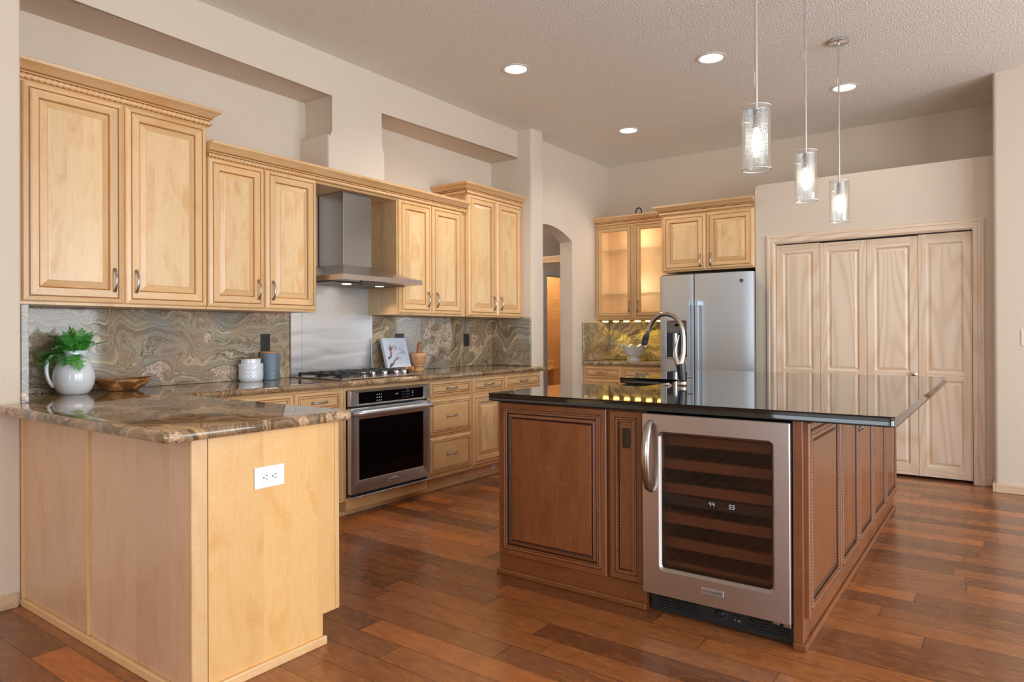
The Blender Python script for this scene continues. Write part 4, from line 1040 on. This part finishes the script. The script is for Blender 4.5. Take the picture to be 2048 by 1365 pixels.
b = B(); b.lathe([(.0, 6.298), (.016, 6.298), (.017, 6.3), (.017, 6.318)], (0, 1.962, 1.705), 24, 'x', cap=False); obj('emblem', b, plain('emblem_grey', lin(96, 100, 104), .3, .6), rf, smooth=40)
box('top_cover', black_m, rf, 6.36, 7.2, 1.95, 2.76, 1.776, 1.80, .003, 1)

# ================================================================== LIGHT FIXTURES
for i, (x, y, lab) in enumerate(((4.131, 2.947, 'round recessed ceiling light, leftmost, nearest the range hood'), (4.801, 1.70, 'round recessed ceiling light left of the pendants'), (6.022, 1.04, 'round recessed ceiling light behind the farthest pendant rod'), (6.03, 2.96, 'round recessed ceiling light nearest the far corner, smallest in view'))):
    r = thing('recessed_light', (x, y, CEIL), lab, 'ceiling light', 'recessed ceiling lights')
    b = B(); b.lathe([(.10, CEIL), (.103, CEIL-.004), (.086, CEIL-.007), (.08, CEIL-.002)], (x, y, 0), 36, cap=False); obj('trim_ring', b, white_m, r, smooth=60)
    b = B(); b.lathe([(.0805, CEIL-.0025), (.05, CEIL-.010), (0, CEIL-.013)], (x, y, 0), 36, cap=False); obj('lens', b, lens_m, r, smooth=True)
    child_light('lamp', r, 'SPOT', (x, y, CEIL-.03), (105 if x < 5 else 45) if y > 2.5 else 16, (1, .95, .87), .07, math.radians(150), .8)
def pendant(x, y, zt, zb, lab):
    r = thing('pendant_light', (x, y, CEIL), lab, 'pendant light', 'glass pendants over the island')
    b = B(); b.lathe([(0, CEIL-.0005), (.062, CEIL-.0005), (.062, CEIL-.018), (.058, CEIL-.021), (0, CEIL-.021)], (x, y, 0), 36, cap=False); obj('canopy', b, chrome, r, smooth=40)
    b = B(); b.tube([(x, y, CEIL-.02), (x, y, zt-.01)], .0068, 12); obj('rod', b, chrome, r, smooth=True)
    R0 = .0625
    b = B(); b.lathe([(R0, zb), (R0, zt), (R0-.004, zt), (R0-.004, zb)], (x, y, 0), 48, cap=False)
    rr = list(b.bm.verts)
    for k_ in range(48): b.f([rr[k_], rr[(k_+1) % 48], rr[144+(k_+1) % 48], rr[144+k_]])
    gs = obj('glass_shade', b, glass_clear, r, smooth=40)
    for z in (zt, zb):
        b = B(); b.lathe([(R0+.0006, z-.0012), (R0+.0006, z+.0012), (R0-.0046, z+.0012), (R0-.0046, z-.0012)], (x, y, 0), 40, cap=False); obj('glass_rim', b, plain('rim_glass', (.8, .84, .86), .1, 0, Emission_Color=(.9, .92, 1, 1), Emission_Strength=0.0), r, smooth=True)
    me_r = .0475
    b = B(); b.lathe([(me_r, -.0), (me_r, zt-zb-.028)], (0, 0, 0), 40, cap=False)
    o = obj('mesh_shade', b, mesh_m, None, smooth=True); o.parent = r; o.location = (0, 0, zb+.012-CEIL)
    b = B(); b.lathe([(0, zt-.014), (me_r, zt-.014), (me_r, zt-.017), (0, zt-.017)], (x, y, 0), 32, cap=False); obj('mesh_cap', b, chrome, r)
    b = B(); b.tube([(x-.052, y+.048, zt-.07), (x+.045, y-.042, zt-.07)], .0016, 6); obj('pin', b, chrome, r)
    b = B(); b.lathe([(.0, zt-.02), (.014, zt-.02), (.016, zt-.06), (.0195, zt-.075), (.0195, zt-.095), (.012, zt-.1), (0, zt-.1)], (x, y, 0), 20, cap=False); obj('socket', b, nickel, r, smooth=40)
    b = B(); b.lathe([(.0, zt-.1), (.012, zt-.102), (.017, zt-.125), (.019, zt-.145), (.015, zt-.17), (.007, zt-.19), (0, zt-.196)], (x, y, 0), 18, cap=False); obj('bulb', b, bulb_m, r, smooth=True)
pendant(3.095, .893, 2.226, 1.948, 'nearest and largest of the three glass cylinder pendants')
pendant(4.10, .910, 2.247, 1.968, 'middle one of the three glass cylinder pendants')
pendant(5.03, .905, 2.246, 1.972, 'farthest glass cylinder pendant, with its ceiling canopy in view')

# ================================================================== THINGS ON THE COUNTERS
ZC = .9155
# pitcher
px, py = 1.54, 3.95
pt = thing('pitcher', (px, py, ZC), 'round white ceramic pitcher holding fern leaves', 'pitcher')
b = B(); prof = [(0, 0), (.058, 0), (.064, .004), (.082, .025), (.093, .055), (.0965, .085), (.094, .115), (.084, .15), (.068, .178), (.055, .195), (.05, .205), (.05, .22), (.053, .228), (.050, .229), (.046, .222), (.045, .205), (.055, .185), (.075, .15), (.085, .11), (.085, .07), (.07, .03), (0, .02)]
def spout(r, h, a):
    if h > .19:
        k_ = max(0, math.cos(a+.3))**10*(h-.19)*.45; return (r+k_, h+k_*.2)
    return (r, h)
b.lathe([(r, ZC+h) for r, h in prof], (px, py, 0), 40, fn=lambda r, h, a: (spout(r, h-ZC, a)[0], h), cap=False); obj('body', b, ceramic, pt, smooth=60)
b = B(); hv = Vector((-.956, .296, 0)); pts = []
for (r, h) in ((.05, .197), (.075, .205), (.098, .198), (.113, .175), (.119, .145), (.118, .115), (.112, .085), (.102, .06), (.088, .042)): pts.append((px+hv.x*r, py+hv.y*r, ZC+h))
b.tube(pts, [.012, .0125, .0125, .0125, .0125, .0125, .012, .012, .012], 12, up=(-.296, -.956, 0), flat=.8); obj('handle', b, ceramic, pt, smooth=True)
# fern
def fern_mat():
    g = G('fern_green'); o, _ = g.obj(); n = g.noise(o, 60, 2)
    g.p(Base_Color=g.ramp(n, [(.3, lin(40, 128, 44)), (.7, lin(98, 182, 68))]), Roughness=.45); g.b.inputs['Subsurface Weight'].default_value = 0; return g.m
fm = fern_mat()
fn_ = thing('fern', (px, py, ZC+.2), 'bunch of green fern fronds standing in the white pitcher', 'plant')
rnd = random.Random(5)
def frond(base, d, length, droop, wid):
    b = B(); base = Vector(base); d = Vector(d).normalized(); n = 20; pts = []; p_ = base.copy(); v = d.copy()
    for i in range(n+1):
        pts.append(p_.copy()); p_ = p_+v*(length/n); v = (v+Vector((0, 0, -droop/n*(1+i/n)))).normalized()
    b.tube(pts, [.0013*(1-.7*i/n) for i in range(n+1)], 5)
    for i in range(3, n):
        t = (pts[i+1]-pts[i-1]).normalized(); side = t.cross(Vector((0, 0, 1)))
        if side.length < .1: side = Vector((1, 0, 0))
        side.normalize(); up = side.cross(t); f = i/n
        L = wid*math.sin(PI*min(1, (f*.9+.12)))**.8*(1 if f < .8 else (1.05-f)*4)
        for sg in (-1, 1):
            dl = (side*sg+t*.45+up*rnd.uniform(-.15, .25)).normalized(); w_ = length/n*.58
            q0 = pts[i]; m1 = q0+dl*L*.35; m2 = q0+dl*L*.7; tip = q0+dl*L+t*.004
            vs = [q0-t*w_*.5, m1-t*w_*.75-up*.001, m2-t*w_*.5, tip, m2+t*w_*.5, m1+t*w_*.75-up*.001, q0+t*w_*.5]
            b.f([b.bm.verts.new(x_) for x_ in vs])
    return obj('frond', b, fm, fn_, normals=False)
LF, TW, UPV = Vector((-.587, .81, 0)), Vector((-.81, -.587, 0)), Vector((0, 0, 1))
for (l, t, u_, L, dr_, wd) in ((1, .3, .55, .2, 1.3, .045), (1, .0, .8, .2, 1.5, .045), (.9, .5, .35, .19, 1.5, .045), (.8, .7, .9, .17, 1.8, .045), (.7, .1, 1.2, .18, 1.1, .042), (.4, .5, 1.4, .15, .9, .04), (.15, .2, 1.6, .15, .5, .038), (0, .8, 1.1, .14, 1.3, .042), (-.3, .4, 1.5, .15, .6, .038), (-.6, .1, 1.3, .15, .6, .036), (-.8, .3, 1.0, .15, .8, .038), (-.9, -.1, .9, .15, .6, .036), (-.7, .8, .5, .13, 2.2, .04), (-.3, .9, .6, .12, 1.9, .042), (.5, .9, .7, .13, 2.0, .042), (.2, -.4, 1.5, .15, .6, .038), (.9, -.3, 1.0, .18, 1.0, .04), (-.5, -.3, 1.4, .14, .7, .036)):
    d_ = LF*l+TW*t+UPV*u_
    for rep in range(2):
        j_ = Vector((rnd.uniform(-.3, .3), rnd.uniform(-.3, .3), rnd.uniform(-.2, .25)))*rep
        frond((px+rnd.uniform(-.025, .025), py+rnd.uniform(-.025, .025), ZC+.195), d_+j_, L*(1.2-.15*rep), dr_, wd*1.15)
# wooden bowl (boat shaped)
def olive(name='olive_wood', L=0):
    g = G(name); o, sp = g.obj(); v = g.n('Mapping', {'Vector': o, 'Scale': (1, 1, 2.2)}).outputs[0]
    n1 = g.noise(v, 7, 3, .5, 1.2); s_ = g.math('SINE', g.math('MULTIPLY', n1, 60))
    c = g.ramp(n1, [(.42, lin(112, 72, 38)), (.5, lin(140, 92, 50)), (.53, lin(196, 142, 88)), (.8, lin(214, 164, 106))])
    c = g.mix(g.math('MULTIPLY', g.math('MULTIPLY_ADD', s_, .5, .5), .35), c, lin(126, 78, 40)); c = g.mix(L, c, lin(224, 176, 124)); g.p(Base_Color=c, Roughness=.3, Coat_Weight=.3); return g.m
olive_m = olive(); olive_l = olive('mortar_wood', .6)
wbx, wby = 1.79, 3.96
bw = thing('wooden_bowl', (wbx, wby, ZC), 'shallow oval olive-wood bowl beside the white pitcher', 'bowl')
b = B(); prof = [(0, 0), (.42, 0), (.52, .003), (.72, .022), (.92, .046), (1, .060), (.975, .064), (.9, .052), (.66, .026), (.4, .012), (0, .010)]
b.lathe([(r*.155, ZC+h) for r, h in prof], (wbx, wby, 0), 40, cap=False)
for v in b.bm.verts:
    v.co.y = wby+(v.co.y-wby)*.6; rr = abs(v.co.x-wbx)/.155; v.co.z += .008*rr**2*((v.co.z-ZC)/.06)
obj('shell', b, olive_m, bw, smooth=60)
# white jar with diamond relief
jx, jy = 2.645, 4.06
j = thing('canister', (jx, jy, ZC), 'white ceramic jar with diamond relief, left of the grey canister', 'jar')
b = B(); prof = [(0, 0), (.068, 0), (.074, .006), (.077, .02)]+[(.0775, .02+.055*i/12) for i in range(1, 13)]+[(.0745, .078), (.0775, .08)]+[(.0775, .08+.032*i/8) for i in range(1, 8)]+[(.0775, .113), (.0755, .118), (.063, .121), (.062, .14), (.0655, .143), (.0655, .148), (.0, .148)]
def diam(r, h, a):
    hh = h-ZC
    if .02 < hh < .113:
        k_ = min(abs(((a*16/(2*PI)+hh/.026) % 1)-.5), abs(((a*16/(2*PI)-hh/.026) % 1)-.5)); return (r-.0022*max(0, 1-k_/.12), h)
    return (r, h)
b.lathe([(r, ZC+h) for r, h in prof], (jx, jy, 0), 128, fn=diam, cap=False); obj('body', b, ceramic, j, smooth=45)
b = B(); b.lathe([(0, ZC+.148), (.062, ZC+.148), (.063, ZC+.152), (.06, ZC+.155), (.0, ZC+.155)], (jx, jy, 0), 32, cap=False); b.lathe([(.006, ZC+.155), (.008, ZC+.162), (.005, ZC+.168), (0, ZC+.169)], (jx, jy, 0), 14, cap=False); obj('lid', b, olive_m, j, smooth=45)
gx, gy = 2.80, 4.075
j2 = thing('canister', (gx, gy, ZC), 'tall blue-grey scaled canister with wooden lid, right of the white jar', 'jar')
b = B(); prof = [(0, 0), (.059, 0), (.062, .004)]+[(.062, .006+.172*i/54) for i in range(55)]+[(.06, .182), (0, .182)]
def scale_(r, h, a):
    hh = h-ZC
    if .006 < hh < .178:
        row = hh/.0095; k_ = (a*30/(2*PI)+(int(row) % 2)*.5) % 1; return (r-.0015+.003*(1-abs(k_-.5)*2)*(1-(row % 1)*.8), h)
    return (r, h)
b.lathe([(r, ZC+h) for r, h in prof], (gx, gy, 0), 120, fn=scale_, cap=False); obj('body', b, grey_cer, j2, smooth=30)
b = B(); b.lathe([(0, ZC+.1825), (.061, ZC+.1825), (.062, ZC+.19), (.059, ZC+.193), (0, ZC+.193)], (gx, gy, 0), 32, cap=False); obj('lid', b, plain('lid_wood', lin(196, 140, 88), .5), j2, smooth=45)
# cookbook on easel
bk = thing('cookbook', (3.95, 4.03, ZC), 'pale blue cookbook leaning back, cover shows two hands and flour dust', 'book')
WL[bk.name] = Vector((0, 0, 0)); bk.location = (3.835, 4.0, ZC+.022); tilt = math.radians(17); bk.rotation_euler = (-tilt, 0, 0)
def cover_mat():
    g = G('cookbook_cover'); o, sp = g.obj()
    v = g.comb(sp.outputs[0], sp.outputs[2], 0)
    n = g.noise(v, 16, 4, .6, .8)
    d2 = g.n('VectorMath', {0: v, 1: (.165, .155, 0)}, operation='DISTANCE').outputs['Value']
    m_ = g.math('MULTIPLY', g.ramp(n, [(.45, (0, 0, 0)), (.7, (1, 1, 1))]), g.ramp(d2, [(.03, (1, 1, 1)), (.095, (0, 0, 0))]))
    c = g.mix(m_, lin(206, 220, 238), lin(112, 124, 150)); g.p(Base_Color=c, Roughness=.3); return g.m
b = B(); b.box(0, .255, .002, .022, 0, .262); obj('pages', b, plain('pages', lin(232, 228, 220), .7), bk)
b = B(); b.box(-.002, .26, -.001, .002, -.002, .266, .0008, 1); cv = obj('cover', b, cover_mat(), bk)
b = B(); b.box(-.002, .26, .022, .025, -.002, .266, .0008, 1); b.box(-.004, -.002, -.001, .025, -.002, .266); obj('back_cover', b, plain('cover_edge', lin(208, 216, 228), .4), bk)
skin_m = plain('print_skin', lin(150, 96, 90), .5); skin_d = plain('print_sleeve', lin(92, 92, 122), .5)
def flat_poly(pts, m, nm):
    b = B(); b.f([b.bm.verts.new((x, -.0014, z)) for x, z in pts]); b.f([b.bm.verts.new((x, -.00135, z)) for x, z in pts][::-1]); obj(nm, b, m, bk, normals=False)
# raised hand (upper left): forearm, palm, five fingers
flat_poly([(.048, .105), (.062, .098), (.072, .135), (.074, .158), (.088, .172), (.10, .198), (.097, .2), (.082, .182), (.083, .208), (.08, .209), (.074, .184), (.07, .213), (.067, .213), (.065, .184), (.057, .208), (.054, .207), (.058, .178), (.044, .192), (.042, .190), (.052, .165), (.056, .15), (.05, .125)], skin_m, 'printed_hand')
flat_poly([(.018, .085), (.045, .092), (.052, .106), (.03, .112), (.02, .1)], skin_d, 'printed_sleeve')
flat_poly([(.058, .052), (.075, .07), (.1, .09), (.118, .098), (.142, .104), (.142, .1), (.126, .096), (.14, .088), (.138, .085), (.12, .087), (.098, .074), (.08, .058), (.068, .044)], skin_m, 'printed_hand')
flat_poly([(.012, .02), (.03, .048), (.058, .056), (.07, .04), (.045, .028), (.024, .008)], skin_d, 'printed_sleeve')
flat_poly([(.115, .158), (.2, .16), (.2, .164), (.115, .162)], plain('print_white', lin(240, 240, 244), .5), 'printed_title'); flat_poly([(.095, .142), (.18, .144), (.18, .151), (.095, .149)], bpy.data.materials['print_white'], 'printed_title')
ez = thing('book_easel', (3.96, 4.02, ZC), 'wooden easel holding the cookbook', 'book stand')
b = B(); b.box(3.85, 4.09, 3.965, 3.978, ZC, ZC+.042, .003, 1); b.box(3.85, 4.09, 3.978, 4.02, ZC, ZC+.015, .002, 1); obj('lip', b, olive_m, ez)
b = B(); b.prism([(4.03, ZC+.018), (4.034, ZC+.0), (4.125, ZC+.0), (4.125, ZC+.006), (4.108, ZC+.18), (4.102, ZC+.18)], 'x', 3.93, 4.01); obj('rest', b, olive_m, ez)
# mortar and pestle
mx_, my_ = 4.17, 4.0
mo = thing('mortar', (mx_, my_, ZC), 'turned olive-wood mortar right of the cookbook', 'mortar')
b = B(); prof = [(0, 0), (.05, 0), (.053, .006), (.05, .018), (.04, .026), (.04, .034), (.05, .04), (.049, .046), (.056, .06), (.062, .09), (.066, .118), (.069, .121), (.068, .127), (.07, .13), (.068, .146), (.066, .15), (.058, .149), (.055, .13), (.045, .07), (0, .055)]
b.lathe([(r, ZC+h) for r, h in prof], (mx_, my_, 0), 36, cap=False); obj('body', b, olive_l, mo, smooth=35)
pe = thing('pestle', (mx_, my_, ZC+.06), 'wooden pestle leaning in the mortar', 'pestle')
b = B(); b.tube([(mx_-.022, my_-.02, ZC+.075), (mx_-.014, my_-.012, ZC+.10), (mx_+.016, my_+.0, ZC+.2), (mx_+.025, my_-.002, ZC+.232), (mx_+.027, my_-.002, ZC+.239)], [.02, .02, .017, .0175, .009], 16); obj('rod', b, plain('pestle_wood', lin(178, 112, 66), .4), pe, smooth=50)
# ruffled bowl on the far counter
rb = thing('ruffled_bowl', (6.93, 3.34, ZC), 'white footed ceramic bowl with ruffled rim on the far counter', 'bowl')
prof = [(0, 0), (.085, 0), (.088, .006), (.07, .014), (.06, .03), (.064, .052), (.09, .062), (.105, .07), (.112, .085), (.13, .13), (.148, .175), (.152, .187), (.147, .188), (.138, .172), (.12, .13), (.098, .085), (.06, .072), (0, .068)]
def ruf(r, h, a):
    hh = h-ZC; k_ = max(0, (hh-.075)/.115); return (r*(1+.075*k_*math.cos(9*a)), h-.03*k_**2*(.5-.5*math.cos(9*a)))
b = B(); b.lathe([(r, ZC+h) for r, h in prof], (6.93, 3.34, 0), 100, fn=ruf, cap=False); obj('shell', b, ceramic, rb, smooth=60)
# dark scroll ornament on top of glass cabinet
orn = thing('scroll_ornament', (7.05, 3.3, 2.545), 'small dark curled metal ornament on top of the glass-door cabinet', 'ornament')
b = B(); pts = [(7.0, 3.315-.034*math.cos(a), 2.582+.045*math.sin(a)) for a in [(-.35+i*(PI+.75)/16) for i in range(17)]]
b.tube(pts, [.007]*17, 8, up=(1, 0, 0)); b.tube([(7.0, 3.325, 2.543), (7.0, 3.31, 2.562), (7.0, 3.285, 2.572)], .004, 6); b.box(6.985, 7.03, 3.265, 3.365, 2.501, 2.55, .003, 1); obj('scroll', b, black_m, orn, smooth=50)
